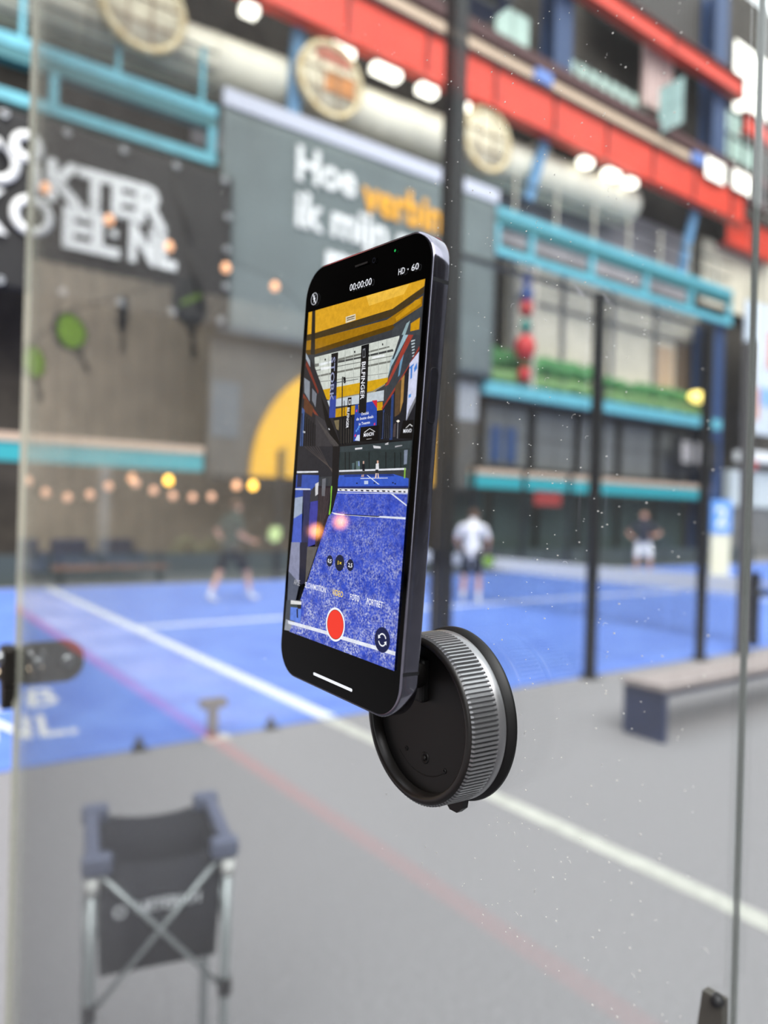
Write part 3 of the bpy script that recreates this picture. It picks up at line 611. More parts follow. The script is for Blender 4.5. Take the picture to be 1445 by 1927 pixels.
# ------------------------------------------------------------------ hanging padel rackets
LIME = mat('lime_racket_face', (150, 196, 60), .5, noise=.2, scale=20); RK = mat('black_racket_frame', (34, 38, 40), .5); BROWN = mat('brown_racket_frame', (86, 64, 52), .5)
def racket(name, label, face, frame, s=1.0, group=None):
    t = thing(name, (0, 0, 0), label, 'racket', rz=.0001, group=group)
    out = [(.13*s*math.sin(a)*(1-.12*math.cos(a)), .14*s*math.cos(a)) for a in [2*PI*k/28 for k in range(28)]]
    MB().prism([(x*.9, z*.9) for x, z in out], lambda a, b, dd: (a, -.017*s+dd, b), .034*s).build('face', face, t)
    mb = MB(); n = len(out); R = []
    for k in range(n):
        x, z = out[k]; R.append([mb.bm.verts.new((x*f, y*s, z*f)) for f, y in ((.88, -.02), (1.02, -.02), (1.02, .02), (.88, .02))])
    for k in range(n):
        a, c = R[k], R[(k+1) % n]
        for i in range(4): mb.bm.faces.new([a[i], a[(i+1) % 4], c[(i+1) % 4], c[i]])
    mb.build('frame', frame, t)
    MB().tube([(-.05*s, 0, -.13*s), (0, 0, -.2*s)], [.012*s, .013*s], 8).build('throat', frame, t); MB().tube([(.05*s, 0, -.13*s), (0, 0, -.2*s)], [.012*s, .013*s], 8).build('throat', frame, t)
    MB().tube([(0, 0, -.19*s), (0, 0, -.33*s)], [.015*s, .017*s], 10).build('grip', mat('black_grip', (26, 26, 28), .8), t)
    return t
HR = [(1.985, 3.6, 20, 150, LIME, RK, 'hanging lime green racket with black lower rim, second from the left', 1.5), (2.571, 3.9, 85, 5, RK, RK, 'hanging dark racket seen edge on, third from the left', 1.4),
      (3.378, 4.2, 30, 170, RK, RK, 'largest hanging dark round racket below the banner corner', 2.1), (1.606, 3.2, 40, -20, LIME, BROWN, 'hanging racket with brown frame and lime face at the glass edge', 1.35)]
for x, z, yaw, tilt, fa, fr_, lab, s in HR:
    r = racket('padel_racket', lab, fa, fr_, s, 'rackets hanging on a cord'); r.location = (2*GX-x, 9.0, z); r.rotation_euler = (0, -math.radians(tilt if abs(tilt) < 90 else tilt-180), -math.radians(yaw))
    if s > 2: MB().prism([(-.2, .06), (.22, -.08), (.22, -.02), (-.16, .12)], lambda a, b, dd: (a, -.045+dd, b), .09).build('stripe', LIME, r)
hc = MB().tube([(2*GX-x, 9, z) for x, z in ((.8, 3.0), (1.606, 3.42), (1.985, 3.84), (2.571, 4.12), (3.378, 4.52), (4.6, 5.3))], .008, 5).build('hanging_cord', BLACK); tag(hc, 'thin dark cord the rackets hang from', 'cord')

# ------------------------------------------------------------------ players
SKIN = mat('skin', (206, 156, 132), .6)
def person(name, label, loc, rz, J, bones, mats, hair, look):
    """J: joint -> (x,y,z,radius); bones: (a,b,material index); one skinned body mesh, local +Y is forward"""
    t = thing(name, loc, label, 'person', rz=rz if rz else .0001)
    me = bpy.data.meshes.new('body'); bm = bmesh.new(); sk = bm.verts.layers.skin.verify(); V = {}
    for k, p in J.items():
        v = bm.verts.new(p[:3]); r = p[3]; v[sk].radius = (r, p[4] if len(p) > 4 else r); v[sk].use_root = (k == 'pelvis'); V[k] = v
    for a, b, _ in bones: bm.edges.new((V[a], V[b]))
    bm.to_mesh(me); bm.free()
    o = bpy.data.objects.new('body', me); col.objects.link(o)
    s = o.modifiers.new('skin', 'SKIN'); s.use_smooth_shade = True
    ss = o.modifiers.new('sub', 'SUBSURF'); ss.levels = 2; ss.render_levels = 2
    bpy.context.view_layer.update()
    m2 = bpy.data.meshes.new_from_object(o.evaluated_get(bpy.context.evaluated_depsgraph_get())); bpy.data.objects.remove(o)
    bm = bmesh.new(); bm.from_mesh(m2); bpy.data.meshes.remove(m2)
    seg = [(Vector(J[a][:3]), Vector(J[b][:3]), i, .5*(J[a][3]+J[b][3])) for a, b, i in bones]
    for f in bm.faces:
        c = f.calc_center_median(); best = (1e9, 0)
        for a, b, i, r in seg:
            ab = b-a; q = max(0, min(1, (c-a).dot(ab)/ab.length_squared)); dist = (c-a-ab*q).length-r
            if dist < best[0]: best = (dist, i)
        f.material_index = best[1]; f.smooth = True
    # hands: palm ends at the wrist joint's hand vertex, five fingers each
    mb = MB(); mb.bm.free(); mb.bm = bm
    nf0 = len(bm.faces)
    for side in ('l', 'r'):
        h = Vector(J['hand_'+side][:3]); w = Vector(J['wrist_'+side][:3]); d = (h-w).normalized(); sd = d.cross(Vector((0, 1, .3))).normalized(); up = d.cross(sd)
        for k in range(4):
            b0 = h+sd*(.026-.0175*k); L = (.07, .08, .075, .058)[k]
            mb.tube([b0, b0+d*L*.5, b0+d*L*.8-up*L*.35, b0+d*L*.85-up*L*.7], [.0095, .009, .0085, .007], 6)
        b0 = h-d*.05+sd*.03; mb.tube([b0, b0+sd*.03+d*.025, b0+sd*.035+d*.06], [.011, .01, .008], 6)
    hd_ = Vector(J['head'][:3]); look = Vector(look).normalized()
    mb.tube([hd_+look*.085, hd_+look*.115-Vector((0, 0, .012))], [.014, .011], 6)
    sdv = look.cross(Vector((0, 0, 1))).normalized()
    for s_ in (-1, 1): mb.sphere(hd_+sdv*.082*s_, .026, 8, 6, (.5, .8, 1.2))
    bm.faces.ensure_lookup_table()
    for f in bm.faces[nf0:]: f.material_index = 0
    me = bpy.data.meshes.new('body'); bm.to_mesh(me); bm.free()
    for m_ in mats: me.materials.append(m_)
    o = bpy.data.objects.new('body', me); col.objects.link(o); o.parent = t
    if hair:
        hb = MB().sphere((0, 0, 0), 1, 14, 10); 
        for v in list(hb.bm.verts):
            if v.co.z < -.1 and v.co.dot(look) > -.35: v.co.z = -.05
            v.co = hd_+Vector((v.co.x*.093, v.co.y*.1, v.co.z*.115))-look*.012+Vector((0, 0, .018))
        hb.build('hair', hair, t)
    for s_ in (-1, 1): MB().sphere(hd_+look*.088+sdv*.032*s_+Vector((0, 0, .012)), .009, 8, 6).build('eye', BLACK, t)
    MB().tube([hd_+look*.084-sdv*.022-Vector((0, 0, .05)), hd_+look*.09-Vector((0, 0, .052)), hd_+look*.084+sdv*.022-Vector((0, 0, .05))], .006, 6).build('mouth', mat('lip', (160, 90, 84), .6), t)
    return t
BN = [('pelvis', 'spine', 1), ('spine', 'chest', 1), ('chest', 'neck', 1), ('neck', 'chin', 0), ('chin', 'head', 0), ('head', 'crown', 0)]
for s_ in 'lr': BN += [('chest', 'sho_'+s_, 1), ('sho_'+s_, 'sleeve_'+s_, 1), ('sleeve_'+s_, 'elb_'+s_, 0), ('elb_'+s_, 'wrist_'+s_, 0), ('wrist_'+s_, 'hand_'+s_, 0), ('pelvis', 'hip_'+s_, 2), ('hip_'+s_, 'hem_'+s_, 2), ('hem_'+s_, 'knee_'+s_, 0), ('knee_'+s_, 'shin_'+s_, 0), ('shin_'+s_, 'ank_'+s_, 3), ('ank_'+s_, 'toe_'+s_, 3)]
def lerp(a, b, q): return tuple(a[i]+(b[i]-a[i])*q for i in range(3))
def pose(pelvis, chest, neck, head, arms, legs):
    J = {'pelvis': (*pelvis, .13, .115), 'spine': (*lerp(pelvis, chest, .5), .14, .11), 'chest': (*chest, .155, .115), 'neck': (*neck, .062), 'chin': (*lerp(neck, head, .45), .068), 'head': (*head, .086, .098), 'crown': (head[0], head[1], head[2]+.085, .062)}
    for s_, (sho, elb, wri, hand) in arms.items():
        J['sho_'+s_] = (*sho, .072); J['sleeve_'+s_] = (*lerp(sho, elb, .62), .064); J['elb_'+s_] = (*elb, .043); J['wrist_'+s_] = (*wri, .03); J['hand_'+s_] = (*hand, .036, .022)
    for s_, (hip, knee, ank, toe) in legs.items():
        J['hip_'+s_] = (*hip, .105); J['hem_'+s_] = (*lerp(hip, knee, .72), .1); J['knee_'+s_] = (*knee, .056); J['shin_'+s_] = (*lerp(knee, ank, .62), .05); J['ank_'+s_] = (*ank, .045); J['toe_'+s_] = (*toe, .042, .03)
    return J
HAIR = mat('brown_hair', (88, 62, 46), .8)
WSHOE = mat('white_shoe', (222, 222, 226), .6)
# striding player, seen from the side, facing right (+X world = local +Y with rz -90)
J = pose((0, 0, .95), (0, .04, 1.38), (0, .06, 1.53), (0, .1, 1.66),
         {'l': ((.19, .03, 1.45), (.24, .02, 1.17), (.22, .26, 1.08), (.2, .34, 1.06)), 'r': ((-.19, .03, 1.45), (-.26, -.12, 1.2), (-.24, .06, 1.02), (-.23, .14, .99))},
         {'l': ((.1, .02, .9), (.13, .26, .52), (.13, .34, .1), (.13, .52, .08)), 'r': ((-.1, -.02, .9), (-.12, -.14, .5), (-.12, -.34, .1), (-.12, -.16, .045))})
person('person', 'player in dark green shirt and black shorts striding to the right on the blue court', (5.33, 11.9, 0), math.radians(-78), J, BN, [SKIN, mat('dark_green_shirt', (38, 58, 56), .8), mat('black_shorts', (34, 36, 40), .8), WSHOE], HAIR, (0, 1, -.1))
rk = racket('padel_racket', 'pale lime racket held by the striding player', mat('pale_lime_face', (214, 234, 150), .5), mat('pale_lime_frame', (190, 210, 140), .5), 1.0); rk.location = (5.95, 11.5, 1.2); rk.rotation_euler = (0, math.radians(-125), math.radians(20))
# player seen from behind in white
J = pose((0, 0, .94), (0, .05, 1.36), (0, .09, 1.5), (0, .16, 1.6),
         {'l': ((-.2, .03, 1.42), (-.29, .04, 1.15), (-.24, .2, .98), (-.2, .27, .95)), 'r': ((.2, .03, 1.42), (.3, .06, 1.15), (.26, .2, .98), (.22, .27, .95))},
         {'l': ((-.1, 0, .89), (-.13, .06, .5), (-.14, -.02, .09), (-.17, .13, .045)), 'r': ((.1, 0, .89), (.13, .06, .5), (.14, -.02, .09), (.17, .13, .045))})
person('person', 'player in white shirt and black shorts seen from behind, right of the phone', (9.25, 10.1, 0), math.radians(-50), J, BN, [SKIN, mat('white_shirt', (236, 234, 240), .8), mat('black_shorts', (34, 36, 40), .8), WSHOE], HAIR, (0, 1, -.3))
rk = racket('padel_racket', 'lime edged racket held low by the player in white', LIME, RK, .8); rk.location = (9.62, 10.05, .78); rk.rotation_euler = (0, math.radians(-160), math.radians(-40))
# bald player across the net, elbows out
J = pose((0, 0, 1.0), (0, .1, 1.42), (0, .14, 1.57), (0, .18, 1.72),
         {'l': ((-.2, .1, 1.48), (-.42, .0, 1.25), (-.26, .22, 1.18), (-.19, .27, 1.18)), 'r': ((.2, .1, 1.48), (.42, .0, 1.25), (.3, .22, 1.14), (.24, .27, 1.12))},
         {'l': ((-.11, 0, .94), (-.16, .1, .54), (-.17, .02, .09), (-.2, .17, .045)), 'r': ((.11, 0, .94), (.16, .1, .54), (.17, .02, .09), (.2, .17, .045))})
person('person', 'bald player in dark shirt and white shorts facing the camera across the net', (17.36, 12.17, 0.012), math.radians(125), J, BN, [SKIN, mat('charcoal_shirt', (52, 54, 62), .8), mat('white_shorts', (238, 238, 240), .8), WSHOE], None, (0, 1, -.15))
PICTURE=[
(0, (60, 62, 66), [(-35.6, 63.3), (35.6, 63.3), (35.6, -8.7), (-35.6, -12.4)]),
(0, (222, 166, 40), [(-35.6, 63.3), (35.6, 63.3), (35.4, 61.0), (19.4, 56.2), (-29.3, 54.4), (-35.3, 54.3)]),
(0, (240, 190, 70), [(3.3, 63.3), (27.7, 63.2), (25.1, 60.2), (5.6, 59.4)]),
(0, (72, 58, 34), [(-35.6, 54.5), (-29.3, 54.4), (19.4, 56.2), (35.4, 61.0), (35.5, 58.9), (21.4, 53.9), (-28.9, 51.8), (-35.4, 52.0)]),
(0, (165, 118, 18), [(-35.4, 52.0), (-28.9, 52.0), (16.7, 52.9), (35.1, 58.0), (35.0, 54.7), (20.2, 50.7), (-28.8, 47.7), (-35.3, 47.9)]),
(0, (205, 150, 25), [(21.5, 53.0), (31.6, 57.2), (34.2, 57.2), (34.4, 55.6), (22.1, 51.7)]),
(0, (92, 66, 16), [(-35.4, 48.4), (-28.8, 47.9), (20.2, 50.8), (22.0, 49.2), (-28.5, 45.9), (-35.6, 46.6)]),
(0, (48, 42, 36), [(-32.9, 63.3), (-30.5, 63.3), (-28.4, 45.9), (-31.7, 46.3)]),
(0, (225, 215, 190), [(-8.7, 57.6), (-2.5, 57.8), (-2.1, 55.6), (-8.5, 55.3)]),
(0, (120, 105, 80), [(-7.9, 57.2), (-2.8, 57.3), (-2.8, 56.9), (-7.9, 56.7)]),
(0, (120, 105, 80), [(-7.8, 56.4), (-2.7, 56.5), (-2.7, 56.2), (-7.8, 56.0)]),
(0, (66, 70, 74), [(20.4, 49.4), (35.0, 54.7), (35.0, 41.1), (34.6, 15.1), (18.9, 15.6), (19.1, 31.0)]),
(0, (205, 150, 25), [(30.0, 49.8), (34.5, 51.1), (34.5, 47.3), (30.0, 47.2)]),
(0, (150, 175, 180), [(27.7, 50.1), (29.5, 50.8), (26.6, 44.5), (25.6, 46.6)]),
(0, (208, 214, 206), [(-28.5, 44.8), (24.4, 46.5), (24.4, 43.3), (21.4, 38.8), (19.7, 32.9), (-22.6, 31.6), (-27.0, 37.8)]),
(0, (120, 122, 116), [(-28.0, 42.2), (-24.9, 42.1), (19.2, 43.7), (19.5, 43.2), (-24.7, 41.0), (-27.8, 40.9)]),
(0, (70, 72, 72), [(-11.7, 41.7), (4.0, 41.9), (21.4, 42.4), (21.8, 41.6), (4.1, 41.2), (-11.6, 40.9)]),
(0, (120, 122, 116), [(-26.9, 37.5), (21.4, 38.7), (21.5, 38.0), (-26.1, 36.8)]),
(0, (232, 238, 240), [(-24.9, 42.1), (-11.8, 42.4), (-11.7, 41.7), (-24.7, 41.0)]),
(0, (140, 142, 138), [(-23.8, 35.0), (19.9, 34.6), (20.0, 34.4), (-23.7, 34.7)]),
(0, (60, 60, 60), [(-21.1, 43.5), (-20.2, 43.5), (-20.0, 42.7), (-21.0, 42.7)]),
(0, (60, 60, 60), [(-1.7, 44.3), (-0.8, 44.3), (-0.7, 43.5), (-1.5, 43.5)]),
(0, (60, 60, 60), [(15.0, 45.1), (15.7, 45.0), (15.8, 44.3), (15.1, 44.3)]),
(0, (176, 182, 176), [(-24.6, 44.4), (-24.3, 44.4), (-22.5, 32.3), (-22.9, 32.4)]),
(0, (176, 182, 176), [(-18.8, 44.7), (-18.4, 44.7), (-16.7, 32.4), (-17.0, 32.5)]),
(0, (176, 182, 176), [(-13.1, 44.9), (-12.8, 44.9), (-11.0, 32.5), (-11.3, 32.5)]),
(0, (176, 182, 176), [(-7.6, 45.2), (-7.3, 45.2), (-5.5, 32.6), (-5.9, 32.6)]),
(0, (176, 182, 176), [(-2.3, 45.4), (-2.0, 45.4), (-0.2, 32.7), (-0.5, 32.7)]),
(0, (176, 182, 176), [(2.8, 45.6), (3.1, 45.6), (4.9, 32.8), (4.6, 32.8)]),
(0, (176, 182, 176), [(7.8, 45.9), (8.1, 45.9), (9.9, 32.8), (9.6, 32.9)]),
(0, (176, 182, 176), [(12.7, 46.1), (13.0, 46.1), (14.8, 32.9), (14.5, 32.9)]),
(0, (176, 182, 176), [(17.4, 46.3), (17.7, 46.3), (19.5, 33.0), (19.2, 33.0)]),
(0, (92, 94, 92), [(-27.3, 39.6), (22.3, 40.2), (22.3, 40.0), (-27.2, 39.3)]),
(0, (240, 244, 246), [(-23.3, 40.3), (-12.1, 40.2), (-12.0, 39.4), (-23.1, 39.3)]),
(0, (240, 244, 246), [(9.8, 41.0), (16.9, 41.1), (17.0, 40.4), (9.9, 40.3)]),
(0, (212, 164, 20), [(-22.6, 31.6), (19.9, 33.0), (19.8, 31.6), (11.2, 27.9), (-9.9, 26.4), (-19.7, 28.2)]),
(0, (150, 140, 112), [(-10.2, 27.9), (11.6, 29.0), (18.6, 31.0), (18.7, 30.6), (11.7, 28.4), (-10.1, 27.3)]),
(0, (196, 206, 214), [(-19.8, 27.1), (18.2, 28.8), (18.4, 25.2), (-20.1, 24.5)]),
(0, (200, 152, 18), [(-21.6, 23.3), (2.0, 24.5), (17.9, 24.9), (18.3, 22.1), (2.6, 20.3), (-20.9, 21.1)]),
(0, (30, 30, 32), [(-12.2, 20.6), (18.3, 22.1), (35.6, 19.9), (35.6, 6.1), (-35.6, 5.9), (-35.6, 24.2), (-20.9, 21.1)]),
(0, (120, 108, 80), [(-11.4, 19.5), (-7.9, 19.7), (-7.7, 15.8), (-10.3, 16.6)]),
(0, (158, 186, 198), [(26.4, 46.5), (29.2, 46.2), (21.3, 36.5), (19.9, 33.2), (20.8, 39.2), (24.4, 43.3)]),
(0, (62, 66, 72), [(24.9, 46.7), (26.7, 46.5), (22.4, 39.1), (21.4, 38.8)]),
(0, (60, 64, 70), [(31.9, 45.8), (35.3, 45.4), (35.4, 41.4), (30.0, 35.2), (23.1, 27.2), (19.3, 24.8), (20.0, 30.6)]),
(0, (110, 150, 180), [(26.2, 40.9), (28.0, 42.2), (26.3, 33.3), (25.4, 32.7)]),
(0, (190, 205, 212), [(31.0, 44.1), (32.9, 44.2), (32.9, 43.8), (31.0, 43.6)]),
(0, (190, 205, 212), [(31.2, 43.1), (32.9, 43.2), (33.0, 42.8), (31.3, 42.6)]),
(0, (190, 205, 212), [(31.5, 42.0), (33.0, 42.2), (33.0, 41.8), (31.5, 41.6)]),
(0, (190, 205, 212), [(31.7, 41.0), (33.0, 41.2), (33.1, 40.8), (31.8, 40.6)]),
(0, (190, 205, 212), [(31.9, 40.0), (33.1, 40.2), (33.1, 39.8), (32.0, 39.6)]),
(0, (190, 205, 212), [(32.2, 39.0), (33.1, 39.2), (33.2, 38.8), (32.2, 38.6)]),
(0, (158, 66, 54), [(29.2, 46.2), (31.9, 45.8), (20.5, 30.5), (18.6, 30.0), (21.6, 34.3)]),
(0, (150, 58, 48), [(35.4, 41.8), (35.5, 40.8), (23.2, 27.0), (18.2, 21.9), (17.7, 22.7), (30.0, 35.3)]),
(0, (34, 34, 40), [(35.5, 40.8), (35.6, 17.8), (34.9, 11.6), (18.5, 11.9), (18.1, 22.0), (23.2, 27.0)]),
(0, (44, 66, 118), [(22.7, 26.6), (23.9, 27.3), (24.9, 11.8), (23.4, 11.8)]),
(0, (44, 66, 118), [(18.4, 21.6), (19.4, 22.3), (19.8, 12.2), (18.7, 12.2)]),
(0, (172, 132, 72), [(27.4, 31.9), (28.9, 33.2), (29.2, 24.3), (27.9, 20.5)]),
(0, (90, 70, 50), [(24.3, 29.7), (27.1, 31.7), (27.7, 20.3), (25.3, 19.4)]),
(0, (208, 213, 238), [(31.1, 36.6), (35.5, 40.0), (35.6, 25.7), (32.5, 21.3), (31.5, 17.7)]),
(0, (130, 132, 140), [(35.6, 25.7), (35.6, 23.9), (31.6, 17.7), (32.5, 21.3)]),
(0, (70, 130, 215), [(31.8, 35.2), (32.7, 35.7), (32.9, 31.8), (32.1, 31.3)]),
(0, (70, 130, 215), [(31.2, 35.4), (33.3, 36.4), (33.3, 35.8), (31.2, 34.7)]),
(0, (70, 130, 215), [(33.6, 34.8), (34.9, 36.6), (35.1, 34.7), (33.9, 33.4)]),
(0, (90, 150, 220), [(31.8, 26.3), (33.1, 26.7), (33.1, 25.6), (31.9, 25.2)]),
(0, (16, 15, 16), [(30.0, 18.0), (35.5, 18.1), (35.6, 11.9), (28.5, 12.2)]),
(0, (255, 250, 240), [(26.3, 18.0), (27.4, 18.4), (28.3, 17.9), (27.4, 17.4)]),
(0, (120, 120, 125), [(27.1, 17.4), (27.5, 17.4), (27.9, 12.2), (27.4, 12.2)]),
(0, (80, 70, 70), [(25.2, 16.9), (26.3, 17.5), (26.5, 12.7), (25.2, 12.7)]),
(0, (44, 42, 46), [(-35.2, 47.2), (-27.9, 41.3), (-12.3, 21.3), (-5.6, 10.5), (-35.6, 5.9), (-35.6, 26.2)]),
(0, (135, 142, 152), [(-35.0, 37.4), (-30.5, 35.5), (-29.5, 27.6), (-34.1, 31.6)]),
(0, (160, 170, 180), [(-35.0, 47.2), (-31.5, 43.8), (-31.0, 41.2), (-34.8, 44.9)]),
(0, (118, 122, 132), [(-28.4, 32.8), (-24.7, 30.3), (-24.9, 25.1), (-27.8, 27.9)]),
(0, (122, 52, 40), [(-34.0, 44.1), (-23.5, 31.3), (-23.8, 30.2), (-34.6, 42.3)]),
(0, (132, 62, 46), [(-34.7, 31.1), (-21.2, 20.9), (-21.9, 20.2), (-34.7, 29.4)]),
(0, (96, 60, 40), [(-33.8, 29.7), (-26.3, 25.2), (-27.1, 21.5), (-33.6, 24.1)]),
(0, (70, 95, 150), [(-34.9, 25.6), (-32.9, 24.4), (-32.2, 8.9), (-34.4, 8.9)]),
(0, (18, 17, 19), [(-21.5, 29.3), (-14.6, 21.0), (-5.6, 10.5), (-5.2, 6.0), (-7.4, 6.0), (-9.9, 10.2), (-17.3, 19.7)]),
(0, (60, 58, 62), [(-24.5, 22.5), (-17.3, 19.7), (-8.6, 6.0), (-23.2, 6.0)]),
(0, (230, 232, 238), [(-32.7, 16.3), (-31.2, 15.9), (-31.4, 15.3), (-32.7, 15.5)]),
(0, (230, 232, 238), [(-14.6, 16.9), (-13.5, 16.3), (-13.8, 16.0), (-14.5, 16.4)]),
(0, (78, 74, 74), [(-23.5, 20.7), (-23.2, 20.6), (-5.8, 9.8), (-5.8, 9.7)]),
(0, (78, 74, 74), [(-22.8, 20.0), (-22.5, 20.0), (-5.7, 9.6), (-5.7, 9.5)]),
(0, (78, 74, 74), [(-22.1, 19.4), (-21.8, 19.4), (-5.7, 9.5), (-5.7, 9.3)]),
(0, (78, 74, 74), [(-21.4, 18.8), (-21.1, 18.8), (-5.7, 9.3), (-5.7, 9.1)]),
(0, (78, 74, 74), [(-20.7, 18.2), (-20.4, 18.2), (-5.7, 9.1), (-5.6, 9.0)]),
(0, (78, 74, 74), [(-20.0, 17.6), (-19.7, 17.6), (-5.6, 8.9), (-5.6, 8.8)]),
(0, (78, 74, 74), [(-19.3, 17.0), (-19.0, 17.0), (-5.6, 8.8), (-5.6, 8.6)]),
(0, (78, 74, 74), [(-18.6, 16.4), (-18.3, 16.4), (-5.6, 8.6), (-5.6, 8.4)]),
(0, (78, 74, 74), [(-17.9, 15.8), (-17.6, 15.8), (-5.6, 8.4), (-5.5, 8.3)]),
(0, (78, 74, 74), [(-17.2, 15.2), (-16.9, 15.2), (-5.5, 8.2), (-5.5, 8.1)]),
(0, (78, 74, 74), [(-16.5, 14.6), (-16.2, 14.6), (-5.5, 8.1), (-5.5, 7.9)]),
(0, (78, 74, 74), [(-15.8, 14.0), (-15.5, 14.0), (-5.5, 7.9), (-5.5, 7.7)]),
(0, (78, 74, 74), [(-15.1, 13.4), (-14.9, 13.4), (-5.4, 7.7), (-5.4, 7.6)]),
(0, (78, 74, 74), [(-14.4, 12.8), (-14.2, 12.8), (-5.4, 7.5), (-5.4, 7.4)]),
(0, (78, 74, 74), [(-13.8, 12.2), (-13.5, 12.2), (-5.4, 7.4), (-5.4, 7.2)]),
(0, (78, 74, 74), [(-13.1, 11.7), (-12.8, 11.7), (-5.4, 7.2), (-5.3, 7.0)]),
(0, (20, 20, 22), [(-34.6, 23.3), (-34.0, 23.2), (-32.6, 6.3), (-33.1, 6.3)]),
(0, (20, 20, 22), [(-32.8, 22.5), (-32.3, 22.4), (-30.9, 6.3), (-31.4, 6.3)]),
(0, (20, 20, 22), [(-31.1, 21.7), (-30.6, 21.6), (-29.2, 6.3), (-29.7, 6.3)]),
(0, (20, 20, 22), [(-29.4, 20.9), (-28.9, 20.8), (-27.5, 6.3), (-28.0, 6.3)]),
(0, (20, 20, 22), [(-27.7, 20.1), (-27.2, 20.0), (-25.8, 6.3), (-26.3, 6.3)]),
(0, (20, 20, 22), [(-26.1, 19.3), (-25.6, 19.2), (-24.1, 6.3), (-24.6, 6.3)]),
(0, (20, 20, 22), [(-24.4, 18.5), (-23.9, 18.4), (-22.4, 6.3), (-22.9, 6.3)]),
(0, (16, 16, 18), [(18.4, 21.6), (18.7, 21.6), (19.3, 12.4), (18.9, 12.4)]),
(0, (70, 72, 78), [(18.9, 21.4), (19.2, 21.4), (19.8, 12.3), (19.5, 12.4)]),
(0, (16, 16, 18), [(19.4, 21.2), (19.7, 21.2), (20.4, 12.3), (20.1, 12.3)]),
(0, (70, 72, 78), [(20.0, 21.0), (20.2, 21.0), (21.0, 12.3), (20.7, 12.3)]),
(0, (16, 16, 18), [(20.5, 20.8), (20.7, 20.8), (21.6, 12.3), (21.3, 12.3)]),
(0, (70, 72, 78), [(21.0, 20.6), (21.2, 20.6), (22.2, 12.3), (21.9, 12.3)]),
(0, (16, 16, 18), [(21.5, 20.3), (21.7, 20.3), (22.8, 12.3), (22.4, 12.3)]),
(0, (70, 72, 78), [(22.0, 20.1), (22.2, 20.1), (23.3, 12.3), (23.0, 12.3)]),
(0, (16, 16, 18), [(22.5, 19.9), (22.7, 19.9), (23.9, 12.3), (23.6, 12.3)]),
(0, (70, 72, 78), [(23.0, 19.7), (23.2, 19.7), (24.5, 12.3), (24.2, 12.3)]),
(0, (70, 66, 62), [(-6.4, 20.0), (-6.1, 20.0), (-5.0, 10.9), (-5.4, 10.9)]),
(0, (70, 66, 62), [(-4.8, 20.1), (-4.5, 20.1), (-3.4, 10.9), (-3.8, 10.9)]),
(0, (70, 66, 62), [(-3.2, 20.2), (-2.9, 20.1), (-1.8, 11.0), (-2.2, 11.0)]),
(0, (70, 66, 62), [(-1.7, 20.2), (-1.3, 20.2), (-0.3, 11.1), (-0.6, 11.1)]),
(0, (70, 66, 62), [(-0.1, 20.3), (0.2, 20.3), (1.3, 11.2), (0.9, 11.2)]),
(0, (22, 20, 22), [(-16.2, 44.8), (-11.6, 44.9), (-11.1, 34.4), (-15.2, 33.3)]),
(0, (30, 34, 66), [(-15.2, 33.3), (-11.1, 34.4), (-10.7, 28.7), (-15.0, 28.9)]),
(0, (52, 72, 158), [(-15.0, 28.9), (-10.7, 28.7), (-10.3, 20.6), (-14.5, 20.6)]),
(0, (22, 22, 24), [(3.1, 45.6), (7.8, 45.8), (9.1, 21.1), (4.5, 21.6)]),
(0, (120, 122, 128), [(4.1, 44.3), (5.6, 44.5), (6.1, 41.2), (4.5, 41.1)]),
(0, (22, 22, 24), [(4.5, 43.8), (5.4, 43.8), (5.7, 41.6), (4.7, 41.5)]),
(0, (18, 18, 20), [(-3.0, 27.5), (-0.6, 27.5), (0.0, 16.1), (-2.4, 16.4)]),
(0, (200, 203, 208), [(-2.4, 26.8), (-0.9, 26.8), (-0.8, 24.8), (-2.3, 24.8)]),
(0, (18, 18, 20), [(-2.0, 26.3), (-1.2, 26.4), (-1.2, 25.2), (-1.9, 25.2)]),
(0, (40, 72, 168), [(2.0, 24.6), (4.0, 24.8), (4.5, 21.6), (9.1, 21.1), (8.8, 25.1), (15.0, 25.5), (16.3, 12.2), (2.6, 11.6)]),
(0, (205, 40, 60), [(12.0, 25.6), (15.0, 25.6), (15.3, 22.7)]),
(0, (205, 215, 240), [(3.4, 11.9), (4.8, 13.8), (6.2, 13.9), (6.6, 11.6)]),
(0, (225, 60, 120), [(2.7, 22.7), (3.5, 23.0), (3.6, 22.1), (2.8, 22.0)]),
(0, (90, 150, 230), [(4.4, 16.2), (5.2, 16.5), (5.3, 15.6), (4.5, 15.5)]),
(0, (90, 150, 230), [(3.5, 15.5), (4.2, 15.9), (4.4, 15.0), (3.6, 14.8)]),
(0, (225, 60, 120), [(14.1, 17.6), (14.9, 17.9), (15.0, 17.0), (14.2, 16.9)]),
(0, (90, 150, 230), [(4.9, 16.9), (5.7, 17.2), (5.8, 16.3), (5.0, 16.2)]),
(0, (225, 60, 120), [(3.1, 13.8), (3.9, 14.2), (4.0, 13.3), (3.2, 13.1)]),
(0, (14, 13, 14), [(6.4, 16.5), (16.8, 16.9), (17.3, 11.6), (6.5, 11.5)]),
(0, (225, 225, 225), [(8.8, 14.7), (11.9, 16.0), (15.3, 14.8), (15.2, 14.6), (11.9, 15.8), (9.0, 14.4)]),
(0, (190, 190, 190), [(10.5, 12.3), (13.5, 12.4), (13.6, 12.3), (10.5, 12.1)]),
(0, (225, 225, 225), [(31.9, 15.6), (33.9, 16.8), (35.3, 16.1), (35.2, 15.8), (33.9, 16.5), (32.0, 15.4)]),
(0, (24, 24, 27), [(-7.8, 35.5), (-7.2, 35.5), (-4.2, 10.3), (-5.0, 10.3)]),
